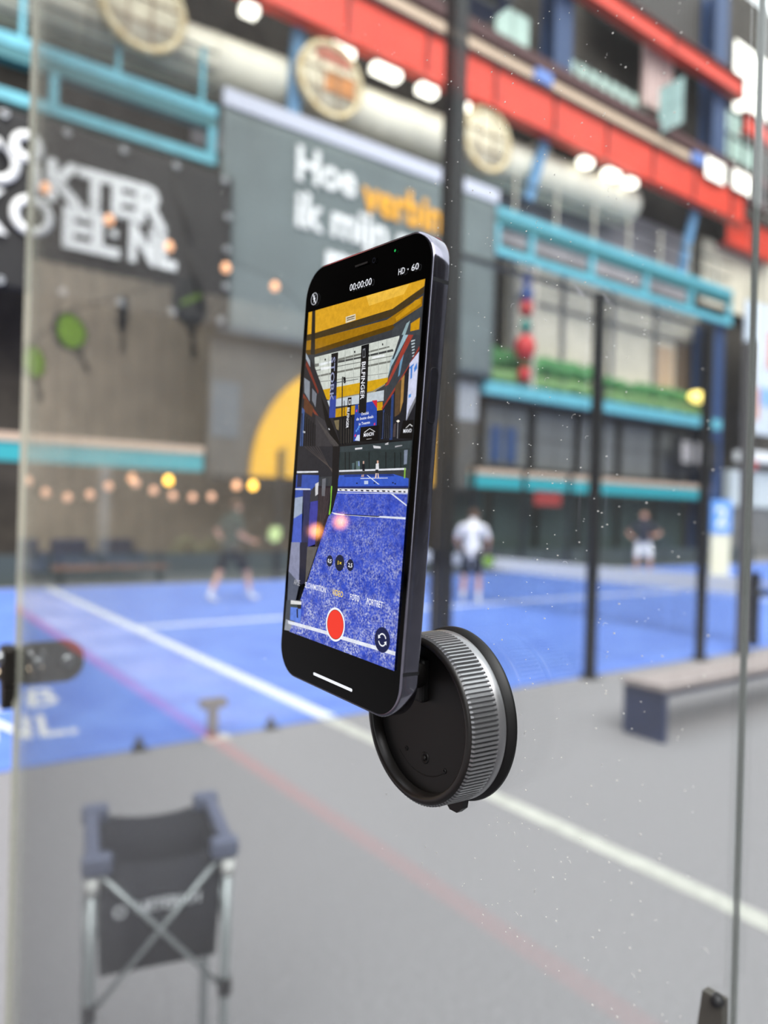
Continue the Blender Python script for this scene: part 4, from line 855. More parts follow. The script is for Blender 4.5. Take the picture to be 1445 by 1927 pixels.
(0, (24, 24, 27), [(-7.1, 35.4), (-5.4, 35.1), (-4.9, 33.2), (-6.2, 32.8)]),
(0, (24, 24, 27), [(-5.3, 26.6), (-4.9, 26.6), (-2.8, 10.5), (-3.2, 10.5)]),
(0, (70, 74, 80), [(-11.1, 33.7), (2.9, 33.9), (2.9, 33.7), (-11.0, 33.4)]),
(0, (56, 66, 70), [(-5.5, 10.0), (35.6, 11.5), (35.6, 6.1), (-5.5, 6.0)]),
(0, (24, 24, 28), [(-6.8, 10.3), (35.6, 11.9), (35.6, 11.4), (-6.7, 9.7)]),
(0, (215, 215, 220), [(4.0, 9.2), (8.4, 9.4), (8.4, 8.8), (4.1, 8.5)]),
(0, (215, 215, 220), [(14.7, 10.0), (19.1, 9.6), (19.2, 8.9), (15.2, 9.0)]),
(0, (190, 190, 195), [(21.4, 10.5), (23.2, 11.0), (23.3, 10.2), (21.5, 10.1)]),
(0, (170, 170, 175), [(27.0, 9.7), (30.7, 10.0), (30.8, 9.7), (27.0, 9.2)]),
(0, (46, 56, 58), [(-6.0, 7.7), (35.1, 8.9), (35.2, 2.0), (-5.0, 1.0)]),
(0, (90, 112, 110), [(5.2, 4.5), (7.6, 4.7), (8.0, 1.6), (5.7, 1.3)]),
(0, (80, 100, 105), [(2.8, 3.8), (4.4, 3.9), (4.4, 1.5), (3.2, 1.5)]),
(0, (26, 28, 30), [(-2.2, 7.7), (-1.7, 7.7), (-0.8, 1.2), (-1.3, 1.2)]),
(0, (26, 28, 30), [(0.4, 7.7), (0.9, 7.7), (1.7, 1.3), (1.2, 1.3)]),
(0, (26, 28, 30), [(12.4, 7.7), (12.9, 7.7), (13.7, 1.5), (13.3, 1.5)]),
(0, (26, 28, 30), [(22.0, 7.7), (22.5, 7.7), (23.2, 1.6), (22.8, 1.6)]),
(0, (26, 28, 30), [(26.9, 7.6), (27.3, 7.6), (28.1, 1.7), (27.6, 1.7)]),
(0, (26, 28, 30), [(30.0, 7.6), (30.5, 7.6), (31.2, 1.8), (30.8, 1.8)]),
(0, (130, 140, 160), [(32.0, 8.3), (33.8, 8.4), (33.9, 3.8), (32.4, 3.6)]),
(0, (44, 44, 50), [(-35.3, 10.2), (-10.3, 9.9), (-8.6, -1.1), (-18.7, -1.7), (-35.1, -1.3)]),
(0, (84, 76, 74), [(-30.8, 10.1), (-30.5, 10.1), (-9.6, 1.5), (-9.6, 1.2)]),
(0, (84, 76, 74), [(-28.7, 10.1), (-28.4, 10.1), (-9.6, 1.2), (-9.6, 1.0)]),
(0, (84, 76, 74), [(-26.6, 10.1), (-26.3, 10.1), (-9.6, 1.0), (-9.5, 0.8)]),
(0, (84, 76, 74), [(-24.6, 10.1), (-24.3, 10.1), (-9.5, 0.8), (-9.5, 0.6)]),
(0, (84, 76, 74), [(-22.6, 10.1), (-22.3, 10.1), (-9.5, 0.6), (-9.5, 0.3)]),
(0, (84, 76, 74), [(-20.6, 10.0), (-20.3, 10.0), (-9.5, 0.3), (-9.4, 0.1)]),
(0, (58, 84, 172), [(-35.1, -1.1), (-18.5, -1.0), (-18.1, -7.4), (-34.9, -10.5)]),
(0, (40, 46, 80), [(-34.2, -1.1), (-30.8, -1.0), (-30.7, -5.9), (-34.1, -6.1)]),
(0, (56, 92, 200), [(-4.7, -0.7), (-1.5, -0.6), (27.1, 0.4), (35.4, -0.9), (35.6, -3.6), (-6.0, -5.1)]),
(0, (36, 60, 140), [(-1.5, -0.4), (27.1, 0.4), (28.0, -0.3), (-1.4, -1.3)]),
(0, (225, 228, 236), [(-5.0, 1.1), (33.6, 2.5), (33.7, 1.9), (-4.9, 0.5)]),
(0, (225, 228, 236), [(-34.9, 0.2), (-19.2, 0.6), (-19.1, 0.0), (-34.8, -0.5)]),
(0, (140, 190, 70), [(32.8, 2.4), (33.5, 2.5), (33.7, -0.8), (33.0, -0.9)]),
(0, (222, 230, 245), [(12.3, -0.3), (13.0, -0.3), (20.2, -3.3), (19.3, -3.3)]),
(0, (222, 230, 245), [(8.8, -1.4), (24.4, -0.9), (24.4, -1.1), (8.8, -1.7)]),
(0, (190, 205, 235), [(11.1, -2.3), (13.5, -2.2), (13.6, -3.4), (11.3, -3.5)]),
(0, (20, 22, 30), [(6.3, -3.1), (7.3, -3.1), (7.4, -3.5), (6.4, -3.5)]),
(0, (20, 22, 30), [(16.7, -2.7), (17.6, -2.7), (17.7, -3.1), (16.8, -3.1)]),
(0, (20, 22, 30), [(27.0, -2.3), (27.8, -2.3), (27.9, -2.7), (27.0, -2.7)]),
(0, (20, 22, 30), [(28.2, -2.6), (29.1, -2.6), (29.1, -3.0), (28.3, -3.0)]),
(0, (232, 232, 236), [(17.2, 3.7), (18.8, 3.9), (19.2, 1.6), (17.4, 1.6)]),
(0, (215, 170, 150), [(17.6, 4.8), (18.6, 4.8), (18.7, 3.9), (17.8, 3.8)]),
(0, (40, 40, 46), [(17.2, 1.7), (18.9, 1.7), (18.9, 0.5), (17.4, 0.4)]),
(0, (225, 200, 190), [(17.5, 0.5), (18.2, 0.5), (18.1, -1.3), (17.2, -1.4)]),
(0, (225, 200, 190), [(18.5, 0.5), (19.1, 0.5), (19.6, -1.1), (18.9, -1.1)]),
(0, (28, 30, 36), [(9.1, 3.5), (10.7, 3.6), (11.1, 1.1), (9.7, 1.1)]),
(0, (200, 165, 150), [(9.5, 4.5), (10.3, 4.6), (10.4, 3.6), (9.6, 3.6)]),
(0, (200, 165, 150), [(9.5, -0.2), (10.0, -0.2), (9.9, -1.0), (9.2, -1.0)]),
(0, (200, 165, 150), [(10.3, -0.1), (10.8, -0.1), (10.7, -1.0), (10.1, -1.0)]),
(0, (130, 150, 190), [(6.7, 4.5), (7.4, 4.5), (7.9, 2.8), (6.8, 2.8)]),
(1, (58, 84, 202), [(-4.8, -6.1), (35.6, -4.6), (35.6, -24.7), (35.6, -21.5), (35.6, -63.3), (-31.5, -63.2), (-21.8, -42.5), (-14.1, -26.2), (-9.7, -16.1), (-7.7, -14.7)]),
(0, (34, 44, 110), [(-7.0, -4.9), (35.6, -3.3), (35.6, -3.9), (-6.9, -5.5)]),
(0, (232, 232, 238), [(-8.4, -5.7), (35.6, -4.3), (35.6, -5.6), (-8.2, -6.6)]),
(0, (40, 40, 60), [(-3.9, -5.8), (-2.5, -5.8), (-2.4, -6.3), (-3.6, -6.2)]),
(0, (40, 40, 60), [(-0.5, -5.7), (1.3, -5.7), (1.3, -6.2), (-0.1, -6.2)]),
(0, (40, 40, 60), [(2.9, -5.7), (5.0, -5.6), (5.0, -6.1), (3.2, -6.1)]),
(0, (40, 40, 60), [(6.2, -5.6), (7.6, -5.6), (7.6, -6.0), (6.5, -6.0)]),
(0, (40, 40, 60), [(9.5, -5.5), (11.1, -5.5), (11.2, -6.0), (9.8, -6.0)]),
(0, (40, 40, 60), [(12.7, -5.4), (14.6, -5.4), (14.6, -5.9), (13.0, -5.9)]),
(0, (40, 40, 60), [(15.8, -5.4), (17.0, -5.4), (17.1, -5.8), (16.1, -5.8)]),
(0, (40, 40, 60), [(18.8, -5.3), (20.4, -5.3), (20.4, -5.8), (19.1, -5.8)]),
(0, (40, 40, 60), [(21.8, -5.2), (23.7, -5.2), (23.7, -5.7), (22.1, -5.7)]),
(0, (40, 40, 60), [(24.8, -5.2), (26.0, -5.2), (26.1, -5.7), (25.1, -5.6)]),
(0, (40, 40, 60), [(27.7, -5.1), (29.2, -5.1), (29.2, -5.6), (28.0, -5.6)]),
(0, (40, 40, 60), [(30.5, -5.1), (32.3, -5.0), (32.3, -5.5), (30.8, -5.5)]),
(0, (40, 40, 60), [(33.3, -5.0), (34.4, -5.0), (34.5, -5.5), (33.6, -5.5)]),
(0, (225, 232, 248), [(-5.6, -7.1), (35.6, -5.7), (35.6, -5.9), (-5.6, -7.3)]),
(0, (230, 235, 250), [(26.8, -6.2), (27.8, -6.1), (35.6, -9.4), (35.5, -9.8)]),
(0, (228, 232, 246), [(-7.9, -14.5), (-6.1, -14.5), (-1.2, -14.7), (35.5, -13.4), (35.5, -14.1), (-1.8, -15.1), (-5.7, -15.1)]),
(0, (40, 44, 70), [(0.7, -14.6), (21.9, -13.9), (20.9, -14.3), (0.7, -14.9)]),
(0, (28, 26, 29), [(-10.3, 9.9), (-5.4, 9.9), (-4.8, -6.5), (-7.8, -13.6), (-9.0, -10.7), (-9.2, -1.1)]),
(0, (128, 196, 66), [(-9.4, -4.8), (-8.5, -4.8), (-8.5, -15.4), (-9.6, -15.5)]),
(0, (225, 228, 236), [(-35.0, -6.6), (-23.7, -6.3), (-23.6, -6.8), (-34.9, -7.2)]),
(0, (48, 52, 90), [(-29.1, -7.1), (-23.6, -6.8), (-23.0, -16.8), (-22.0, -31.0), (-27.5, -31.6), (-27.4, -17.1)]),
(0, (158, 172, 196), [(-34.7, -10.4), (-28.9, -9.6), (-28.5, -16.2), (-34.5, -18.6)]),
(0, (76, 100, 200), [(-34.5, -18.6), (-28.4, -16.2), (-27.4, -28.3), (-34.7, -29.2)]),
(0, (60, 60, 66), [(-23.5, -7.2), (-18.1, -3.6), (-17.7, -10.4), (-23.0, -11.4)]),
(0, (210, 210, 215), [(-20.4, -4.4), (-18.1, -3.6), (-17.8, -8.1), (-19.7, -9.0)]),
(0, (64, 66, 158), [(-23.0, -11.4), (-9.2, -9.4), (-9.7, -16.1), (-13.4, -26.0), (-22.3, -28.7), (-23.0, -16.8)]),
(0, (42, 34, 42), [(-18.2, -5.1), (-9.6, -4.8), (-9.0, -10.7), (-9.7, -16.1), (-15.0, -28.0), (-17.4, -28.2), (-17.3, -14.2)]),
(0, (110, 112, 120), [(-15.7, -2.4), (-13.3, -2.0), (-12.9, -8.7), (-15.3, -8.8)]),
(0, (96, 84, 84), [(-17.0, -5.8), (-16.8, -5.8), (-16.6, -27.8), (-16.8, -27.8)]),
(0, (96, 84, 84), [(-16.0, -5.8), (-15.8, -5.8), (-15.8, -26.0), (-16.0, -26.0)]),
(0, (96, 84, 84), [(-15.1, -5.8), (-14.9, -5.8), (-14.9, -24.2), (-15.2, -24.2)]),
(0, (96, 84, 84), [(-14.1, -5.7), (-13.9, -5.7), (-14.1, -22.5), (-14.3, -22.5)]),
(0, (96, 84, 84), [(-13.2, -5.7), (-12.9, -5.7), (-13.3, -20.7), (-13.5, -20.7)]),
(0, (96, 84, 84), [(-12.2, -5.7), (-12.0, -5.7), (-12.5, -18.9), (-12.7, -19.0)]),
(0, (96, 84, 84), [(-11.3, -5.6), (-11.1, -5.6), (-11.7, -17.2), (-11.9, -17.2)]),
(0, (96, 84, 84), [(-10.3, -5.6), (-10.1, -5.6), (-10.8, -15.5), (-11.0, -15.5)]),
(0, (140, 144, 172), [(-34.9, -28.1), (-28.5, -27.5), (-26.5, -43.9), (-32.4, -44.0), (-35.0, -46.3), (-35.4, -39.7)]),
(0, (90, 96, 112), [(-35.4, -39.7), (-26.6, -43.5), (-28.4, -50.3), (-34.7, -52.0)]),
(0, (72, 78, 86), [(-35.3, -51.3), (-24.0, -49.6), (-28.4, -59.0), (-29.5, -59.2), (-35.4, -63.2), (-35.5, -59.1)]),
(0, (44, 44, 60), [(-28.2, -27.5), (-23.0, -27.0), (-22.4, -42.8), (-26.9, -44.1)]),
(0, (98, 94, 92), [(-22.8, -28.7), (-14.8, -27.9), (-21.3, -41.7), (-22.3, -42.6)]),
(0, (24, 22, 26), [(-14.6, -26.2), (-14.0, -26.2), (-21.0, -42.0), (-21.7, -42.1)]),
(0, (150, 155, 165), [(-34.8, -58.8), (-29.5, -59.0), (-31.1, -62.9), (-35.4, -63.2)]),
(0, (232, 236, 248), [(-33.1, -59.0), (-3.5, -57.9), (-3.3, -59.2), (-32.9, -60.3)]),
(0, (232, 236, 248), [(2.3, -57.9), (35.6, -57.0), (35.6, -58.3), (2.5, -59.2)]),
(0, (225, 225, 225), [(-32.0, -50.8), (-23.9, -50.1), (-24.0, -51.4), (-31.9, -52.3)]),
(0, (70, 80, 80), [(-31.8, -52.3), (-23.9, -51.3), (-23.9, -52.9), (-31.8, -53.7)]),
(0, (96, 132, 225), [(-31.9, -53.5), (-23.9, -52.6), (-23.6, -58.2), (-31.5, -58.6)]),
(0, (20, 24, 50), [(-27.3, -53.5), (-26.3, -53.3), (-25.6, -56.8), (-26.6, -56.8)]),
(0, (40, 40, 40), [(-27.0, -51.9), (-24.0, -51.4), (-23.9, -52.9), (-26.4, -53.3)]),
]

# ------------------------------------------------------------------ the glass wall
GLASS = glass_mat('clear_glass')
GEDGE = mat('pale_glass_edge', (236, 230, 214), .3)
Y0, Y1 = 0.1035, 1.112
def pane(y0, y1, label):
    t = thing('glass_wall', (GX, y0, 0), label, 'glass wall')
    box('pane', GLASS, t, GX, GX+.008, y0, y1, .02, 3.0)
    return t
gp = pane(Y0, Y1, 'large clear glass panel the suction mount is stuck to')
box('polished_edge', GEDGE, gp, GX, GX+.008, Y1+.0004, Y1+.0019, .02, 3.0)
gp2 = pane(-1.9, Y0-.0016, 'next clear glass panel right of the thin upright joint')
sj = box('joint_seal', mat('grey_joint_seal', (136, 138, 136), .5), gp2, GX+.0035, GX+.0045, Y0-.0014, Y0-.0002, .02, 3.0)
# dust specks and fine scratches on the near face
rnd = random.Random(11); mb = MB()
for k in range(850):
    y = abs(rnd.gauss(.165, .045)) if k < 720 else rnd.uniform(.11, .45)
    if y < Y0+.002: continue
    z = rnd.uniform(1.5, 1.9); L = rnd.choice((.0001, .00013, .00016, .00024)); a = rnd.uniform(0, PI)
    if rnd.random() < .1:
        n = 4; pts = [(GX-.00012, y+L*8*math.cos(a+.35*i)*i/n, z+L*8*math.sin(a+.35*i)*i/n) for i in range(n+1)]
        mb.tube(pts, .00006, 4)
    else: mb.box(GX-.0002, GX, y-L, y+L, z-L*rnd.uniform(.5, 1), z+L*rnd.uniform(.5, 1))
mb.build('dust_specks', mat('pale_dust', (232, 230, 224), .8), gp, kind='stuff')

# hinge at the left edge: clamp block on the glass edge and a plate seen through the pane
HM = mat('hinge_metal', (58, 54, 50), .3, metal=.7); HP = mat('hinge_plate_paint', (104, 102, 100), .4, metal=.3)
hg = MB().box(GX-.016, GX+.003, Y1-.006, Y1+.03, 1.398, 1.452, .004).build('hinge', HM, gp, label='dark metal hinge clamped to the left glass edge')
MB().prism([(p[0]*1, p[1]*1) for p in rounded(.098, .06, .027, 6)], lambda a, b, dd: (.236+a, Y1+.03+dd, 1.42+b), .006).build('hinge_plate', HP, hg)
for x in (.262, .222): MB().lathe([(0, -.004), (.008, -.004), (.0105, 0), (0, 0)], (x, Y1+.029, 1.42), (0, 1, 0), 16).build('bolt', STEEL, hg)
MB().prism([(-.006, .0), (.03, 0), (.02, -.032), (.004, -.032)], lambda a, b, dd: (GX-.014+dd, Y1+a, 1.398+b), .016).build('hinge_tail', HM, hg)
MB().lathe([(0, 0), (.0095, 0), (.0085, .006), (.004, .009), (0, .009)], (GX-.0155, Y1+.012, 1.415), (-1, 0, 0), 18).build('hinge_screw', mat('bright_brass', (226, 206, 180), .2, metal=1), hg)
MB().lathe([(0, 0), (.0095, 0), (.0085, .006), (.004, .009), (0, .009)], (GX-.0155, Y1+.002, 1.438), (-1, 0, 0), 18).build('hinge_screw', STEEL, hg)
cl = thing('joint_clip', (GX, Y0, 1.5), 'small dark clip on the glass joint at the bottom right', 'clip')
CM = mat('clip_metal', (92, 90, 84), .4, metal=.4)
MB().prism([(-.0015, .0), (.004, 0), (.0075, -.03), (-.002, -.03)], lambda a, b, dd: (GX-.003+dd, Y0+a, 1.527+b), .0028).build('clip_body', CM, cl)
MB().lathe([(0, 0), (.0017, 0), (.0013, .002), (0, .002)], (GX-.003, Y0-.0006, 1.527), (-1, 0, 0), 14).build('clip_screw', FRAME, cl)

# ------------------------------------------------------------------ suction mount
MY, MZ = .2095, 1.5757
sm = thing('suction_mount', (GX, MY, MZ), 'round black suction mount with grey knurled ring stuck to the glass', 'phone mount')
ALU = mat('dark_grey_anodised', (158, 158, 160), .34, metal=.75); MBLK = mat('matt_black_plastic', (9, 7, 6), .5); RUB = mat('black_rubber', (9, 9, 9), .5)
XF, XK, XR = .1664, .1793, .1824
# knurled ring: ridges as geometry
kn = MB(); T = 118
def ring(x, prof): return [kn.bm.verts.new((x, MY+r*math.cos(a), MZ+r*math.sin(a))) for r, a in prof]
def knurl(depth, rr):
    out = []
    for k in range(T):
        a = 2*PI*k/T; w = 2*PI/T
        for q, hgt in ((0, 0), (.16, 1), (.5, 1), (.66, 0)): out.append((rr-depth*(1-hgt), a+q*w))
    return out
R = [ring(XF+.0008, knurl(0, .0296)), ring(XF+.0015, knurl(.0012, .0304)), ring(XK-.0008, knurl(.0012, .0307)), ring(XK, knurl(0, .0299))]
for A, B in zip(R, R[1:]):
    for k in range(len(A)): kn.bm.faces.new([A[k], A[(k+1) % len(A)], B[(k+1) % len(A)], B[k]])
kn.build('knurled_ring', ALU, sm)
MB().lathe([(.0299, XK-.0002), (.0304, XK+.0004), (.0307, XR-.0006), (.0302, XR), (.027, XR)], (0, MY, MZ), (1, 0, 0), 96).build('smooth_collar', ALU, sm)
MB().lathe([(.0262, XF+.004), (.0266, XF+.0004), (.0276, XF-.0002), (.0290, XF), (.0296, XF+.0009)], (0, MY, MZ), (1, 0, 0), 96).build('rim', mat('dark_rim', (28, 25, 23), .35), sm)
fc = MB().lathe([(0, XF+.0042), (.0263, XF+.0042), (.0263, XF+.008), (0, XF+.008)], (0, MY, MZ), (1, 0, 0), 72, smooth=False).build('cover_plate', MBLK, sm)
MB().lathe([(.026, XR-.001), (.0285, XR+.0006), (.0316, XR+.0026), (.0318, XR+.0036), (.030, GX-.0001), (0, GX-.0001)], (0, MY, MZ), (1, 0, 0), 96).build('suction_pad', RUB, sm)
MB().prism([(-.006, 0), (.006, 0), (.005, -.006), (.002, -.0085), (-.002, -.0085), (-.005, -.006)], lambda a, b, dd: (GX-.0035+dd, MY-.003+a, MZ-.0272+b), .0026).build('pull_tab', RUB, sm)
def face_pt(dy, dz): return (XF+.0042, MY-dy, MZ+dz)
MB().lathe([(.0012, -.0003), (.0021, -.0003), (.0021, .0002), (.0012, .0002)], face_pt(.0016, -.0142), (-1, 0, 0), 24, closed=True).build('screw', MBLK, fc); MB().lathe([(0, .0), (.0009, .0), (.0009, .0006), (0, .0006)], face_pt(.0016, -.0142), (-1, 0, 0), 6).build('screw', MBLK, fc)
for dy, dz in ((-.0095, -.0138), (.0125, -.0158)): MB().lathe([(.0004, 0), (.0009, 0), (.0009, .0003), (.0004, .0003)], face_pt(dy, dz), (-1, 0, 0), 12, closed=True).build('screw', MBLK, fc)
MB().tube([face_pt(.0205*math.sin(math.radians(a)), -.0205*math.cos(math.radians(a))) for a in range(-42, 40, 6)], .00018, 5).build('index_groove', MBLK, fc)
# folding arm from the cover to the magnetic puck behind the phone
MB().box(XF+.0005, XF+.0046, MY-.003, MY+.013, MZ+.006, MZ+.0215, .0012).build('hinge_base', RUB, sm)
MB().lathe([(0, -.0085), (.0042, -.0085), (.0045, -.0075), (.0045, .0075), (.0042, .0085), (0, .0085)], (XF-.002, MY+.004, MZ+.0165), (0, 1, 0), 28).build('hinge_barrel', MBLK, sm)

# ------------------------------------------------------------------ smartphone (local frame: x right, y up, z out of the screen; metres)
PX = Vector((.0300, -.9986, -.0435)).normalized(); PY = Vector((.0284, -.0668, .9974)); PY = (PY-PX*PY.dot(PX)).normalized(); PZ = PX.cross(PY)
PC = Vector((.14541, .22554, 1.65+.01319))
ph = thing('smartphone', (0, 0, 0), 'dark smartphone recording video, held upright on the mount by its back', 'phone', rz=.0001)
pm = Matrix((PX, PY, PZ)).transposed().to_4x4(); pm.translation = PC; ph.matrix_world = pm
W, H, TH = .0781, .1608, .0074
FR = mat('polished_graphite_steel', (150, 148, 162), .13, metal=1.0, noise=.06, scale=200)
BZ = mat('black_cover_glass', (2, 2, 2), .03, spec=.1)
def lay(poly, z0, z1): 
    return MB().prism(poly, lambda a, b, dd: (a, b, z0+dd), z1-z0)
# frame: rounded outline with small chamfers front and back
fr = MB(); rings = []
for ins, z in ((.0009, 0.0), (.0002, -.0003), (0, -.0008), (0, -TH+.0008), (.0002, -TH+.0003), (.0009, -TH)):
    rings.append([fr.bm.verts.new((x, y, z)) for x, y in rounded(W-2*ins, H-2*ins, .0122-ins, 14)])
for A, B in zip(rings, rings[1:]):
    for k in range(len(A)): f = fr.bm.faces.new([A[k], A[(k+1) % len(A)], B[(k+1) % len(A)], B[k]]); f.smooth = True
fr.bm.faces.new(rings[-1][::-1]); fr.bm.faces.new(rings[0])
fo = fr.build('frame', FR, ph)
lay(rounded(W-.0018, H-.0018, .0113, 14), -.0002, .00005).build('cover_glass', BZ, ph)
for y in (H/2-.0175, -H/2+.0165):
    MB().box(W/2-.0004, W/2+.00003, y-.0006, y+.0006, -TH+.0004, -.0004).build('antenna_line', mat('antenna_plastic', (26, 26, 30), .5), fo)
MB().prism([(z-.0037, y+.0262) for z, y in rounded(.0031, .0178, .0015, 6)], lambda a, b, dd: (W/2-.0002+dd, b, a), .0006).build('side_button', FR, ph)
MB().prism([(z-.0037, y+.0262) for z, y in rounded(.0036, .0183, .0018, 6)], lambda a, b, dd: (W/2-.0003+dd, b, a), .00033).build('button_gap', mat('button_gap', (8, 8, 9), .6), ph)
# back camera bump (towards the glass) and the magnetic puck of the mount
cb = lay([(x-.0175, y+.058) for x, y in rounded(.034, .036, .008, 6)], -TH-.0012, -TH+.0002).build('camera_bump', BZ, ph)
for x, y in ((-.0095, .009), (-.0095, -.009), (.0085, 0)): MB().lathe([(0, 0), (.0075, 0), (.0075, .0016), (0, .0016)], (x-.0175, y+.058, -TH-.0011), (0, 0, -1), 24).build('camera_lens', BZ, cb)
def p2w(x, y, z): return PC+PX*x+PY*y+PZ*z
MB().lathe([(0, 0), (.0275, 0), (.0285, .0008), (.0285, .0045), (.027, .0055), (0, .0055)], p2w(.002, -.006, -TH-.0002), -PZ, 56).build('magnetic_puck', MBLK, sm)
a0, a1 = p2w(.002, -.006, -TH-.006), Vector((XF-.002, MY+.004, MZ+.0165))
MB().tube([a0, a0+Vector((.0015, 0, -.02)), a1+Vector((-.001, 0, .012)), a1], [.005, .0045, .004, .004], 14).build('arm', MBLK, sm)

# display: the live picture is flat coloured areas lit from within
SCALE = .001
sc_base = lay(rounded(.0712, .1541, .0095, 10), .00004, .00006).build('display', BZ, ph)
PM = picture_mat('display_picture'); PT = picture_mat('display_turf_picture', True)
def picture(name, items, material, z0):
    bm = bmesh.new(); cl_ = bm.loops.layers.color.new('Col') if False else bm.loops.layers.float_color.new('Col')
    for i, (c, pts) in enumerate(items):
        cc = tuple(lin(v) for v in c)+(1,)
        vs = [bm.verts.new((x*SCALE, y*SCALE, z0+i*2.5e-6)) for x, y in pts]
        f = bm.faces.new(vs)
        for l in f.loops: l[cl_] = cc
    bm.normal_update()
    for f in bm.faces:
        if f.normal.z < 0: f.normal_flip()
    bmesh.ops.triangulate(bm, faces=bm.faces[:])
    me = bpy.data.meshes.new(name); bm.to_mesh(me); bm.free(); me.materials.append(material)
    o = bpy.data.objects.new(name, me); col.objects.link(o); o.parent = sc_base; return o
it = [i for i, p in enumerate(PICTURE) if p[0] == 1][0]
zb = .00007
picture('live_picture', [(c, q) for _, c, q in PICTURE[:it]], PM, zb)
picture('turf_picture', [(c, q) for _, c, q in PICTURE[it:it+1]], PT, zb+it*2.5e-6)
picture('live_picture_front', [(c, q) for _, c, q in PICTURE[it+1:]], PM, zb+(it+1)*2.5e-6)
zt = zb+len(PICTURE)*2.5e-6
UIW = emission_mat('display_white', (245, 247, 255), 1.0); UIY = emission_mat('display_yellow', (250, 214, 60), 1.0); UIR = emission_mat('display_red', (246, 62, 46), 1.0); UID = emission_mat('display_dark', (34, 38, 62), 1.0); UIN = emission_mat('display_navy', (26, 32, 74), 1.0); UIG = emission_mat('display_grey', (176, 178, 186), 1.0); UIGR = emission_mat('display_green', (40, 190, 90), 1.0)
def s3(p, dz=0.0): return Vector((p[0]*SCALE, p[1]*SCALE, zt+dz))
def stext(s, o, e, u, m_, bold=0.0): return text('display_text', s, s3(o, 6e-6), s3(e, 6e-6), s3(u, 6e-6), m_, sc_base, 0.0, bold)
for s, o, e, u, m_ in (('STORK', (-15.5, 43.3), (-14.6, 26.6), (-12.9, 43.4), emission_mat('display_silver', (150, 156, 190), 1)), ('BiLFINGER', (4.7, 39.6), (5.4, 26.3), (6.9, 39.6), UIW), ('BILFINGER', (-2.4, 23.8), (-2.3, 16.4), (-.9, 23.8), UIW),
                       ('Ontdek', (6.6, 20.6), (11.2, 20.9), (6.5, 21.6), UIW), ('de beste deals', (3.9, 18.9), (14.0, 19.5), (3.8, 19.9), UIW), ('in Twente', (5.7, 17.1), (12.2, 17.6), (5.6, 18.1), UIW), ('MANON', (9.1, 13.0), (14.9, 13.4), (9.0, 14.3), UIW), ('MANO', (31.1, 13.9), (35.3, 14.0), (31.1, 15.1), UIW)): stext(s, o, e, u, m_, .01)
def disc(cx, cy, r0, r1, m_, dz, name='display_mark', n=32):
    mb = MB(); c = s3((cx, cy), dz)
    if r0 == 0: f = mb.bm.faces.new([mb.bm.verts.new(c+Vector((math.cos(2*PI*k/n), math.sin(2*PI*k/n), 0))*r1*SCALE) for k in range(n)])
    else:
        a = [mb.bm.verts.new(c+Vector((math.cos(2*PI*k/n), math.sin(2*PI*k/n), 0))*r0*SCALE) for k in range(n)]; b = [mb.bm.verts.new(c+Vector((math.cos(2*PI*k/n), math.sin(2*PI*k/n), 0))*r1*SCALE) for k in range(n)]
        for k in range(n): mb.bm.faces.new([a[k], b[k], b[(k+1) % n], a[(k+1) % n]])
    return mb.build(name, m_, sc_base)
def quad(pts, m_, dz, name='display_mark'):
    mb = MB(); mb.bm.faces.new([mb.bm.verts.new(s3(p, dz)) for p in pts]); return mb.build(name, m_, sc_base)
stext('00:00:00', (-6.6, 66.5), (6.9, 66.5), (-6.6, 69.0), UIW, .0)
stext('HD', (22.0, 66.9), (25.4, 66.9), (22.0, 69.0), UIW); stext('60', (28.9, 66.9), (32.6, 66.9), (28.9, 69.0), UIW); disc(27.1, 67.9, 0, .25, UIW, 4e-6, n=10)
disc(-31, 67.8, 2.1, 2.45, UIG, 4e-6); quad([(-32.5, 69.8), (-32.1, 70.0), (-29.5, 65.8), (-29.9, 65.6)], UIW, 6e-6); quad([(-30.6, 69.6), (-31.9, 67.6), (-31.1, 67.6), (-31.5, 66.0), (-30.1, 68.1), (-30.9, 68.1)], UIW, 5e-6)
disc(19.2, 75.7, 0, .45, UIGR, 4e-6, n=12)
disc(7.3, 74.9, .6, 1.0, mat('lens_ring', (22, 24, 34), .1), 2e-6, 'front_lens'); quad([(-4.2, 74.7), (3.5, 74.7), (3.5, 75.4), (-4.2, 75.4)], mat('earpiece_mesh', (26, 24, 24), .6), 2e-6, 'earpiece')
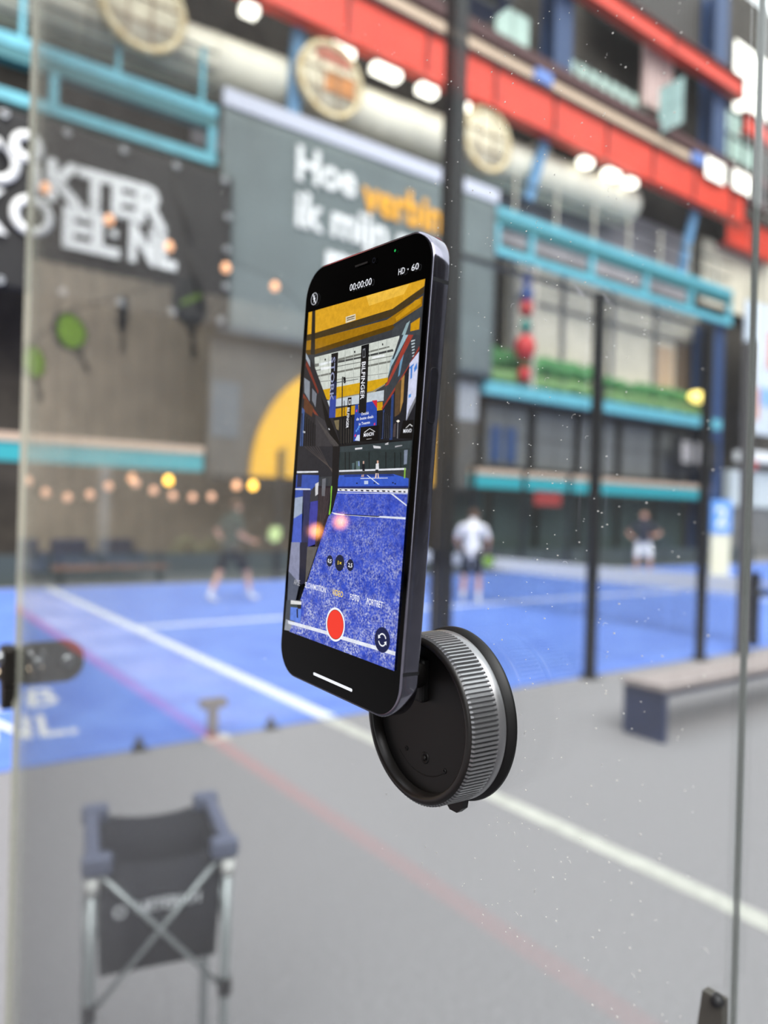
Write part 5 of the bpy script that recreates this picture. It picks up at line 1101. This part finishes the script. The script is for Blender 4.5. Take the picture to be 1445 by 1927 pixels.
for x, r, s, w, m_ in ((-6.5, 2.1, '0,5', 1.25, UIW), (.1, 2.95, '1×', 1.2, UIY), (6.8, 2.1, '2,5', 1.25, UIW)):
    disc(x, -32.3, 0, r, UID, 3e-6, 'zoom_button'); stext(s, (x-w, -33.0), (x+w, -33.0), (x-w, -31.6), m_, .02)
for s, x0, x1, m_ in (('APSE', -30.7, -26.2, UIG), ('SLOWMOTION', -22.3, -7.6, UIW), ('VIDEO', -3.3, 3.7, UIY), ('FOTO', 8.1, 13.8, UIW), ('PORTRET', 18.1, 27.2, UIW)): stext(s, (x0, -44.3), (x1, -44.3), (x0, -42.2), m_, .01)
disc(.2, -54.6, 0, 6.1, UIW, 2e-6, 'record_ring', 48); disc(.2, -54.6, 0, 5.35, mat('record_gap', (60, 20, 20), .5), 4e-6, 'record_gap', 48); disc(.2, -54.6, 0, 5.2, UIR, 6e-6, 'record_button', 48)
disc(28.3, -54.6, 0, 4.2, UIN, 2e-6, 'flip_button', 36)
for a0_, a1_ in ((20, 150), (200, 330)):
    mb = MB(); n = 10; aa = [math.radians(a0_+(a1_-a0_)*k/n) for k in range(n+1)]
    i_ = [mb.bm.verts.new(s3((28.3+1.75*math.cos(a), -54.6+1.75*math.sin(a)), 5e-6)) for a in aa]; o_ = [mb.bm.verts.new(s3((28.3+2.2*math.cos(a), -54.6+2.2*math.sin(a)), 5e-6)) for a in aa]
    for k in range(n): mb.bm.faces.new([i_[k], o_[k], o_[k+1], i_[k+1]])
    mb.build('flip_arrow', UIW, sc_base)
    a = math.radians(a1_); c_ = (28.3+1.97*math.cos(a), -54.6+1.97*math.sin(a)); t_ = (-math.sin(a), math.cos(a)); n_ = (math.cos(a), math.sin(a))
    quad([(c_[0]+n_[0]*.8, c_[1]+n_[1]*.8), (c_[0]-n_[0]*.8, c_[1]-n_[1]*.8), (c_[0]+t_[0]*1.1, c_[1]+t_[1]*1.1)], UIW, 6e-6, 'flip_arrow')
lay2 = MB().prism([(x*SCALE, y*SCALE-.0755) for x, y in rounded(25.6, 1.1, .54, 5)], lambda a, b, dd: (a, b, .00007+dd), .00001); lay2.build('home_bar', UIW, sc_base)
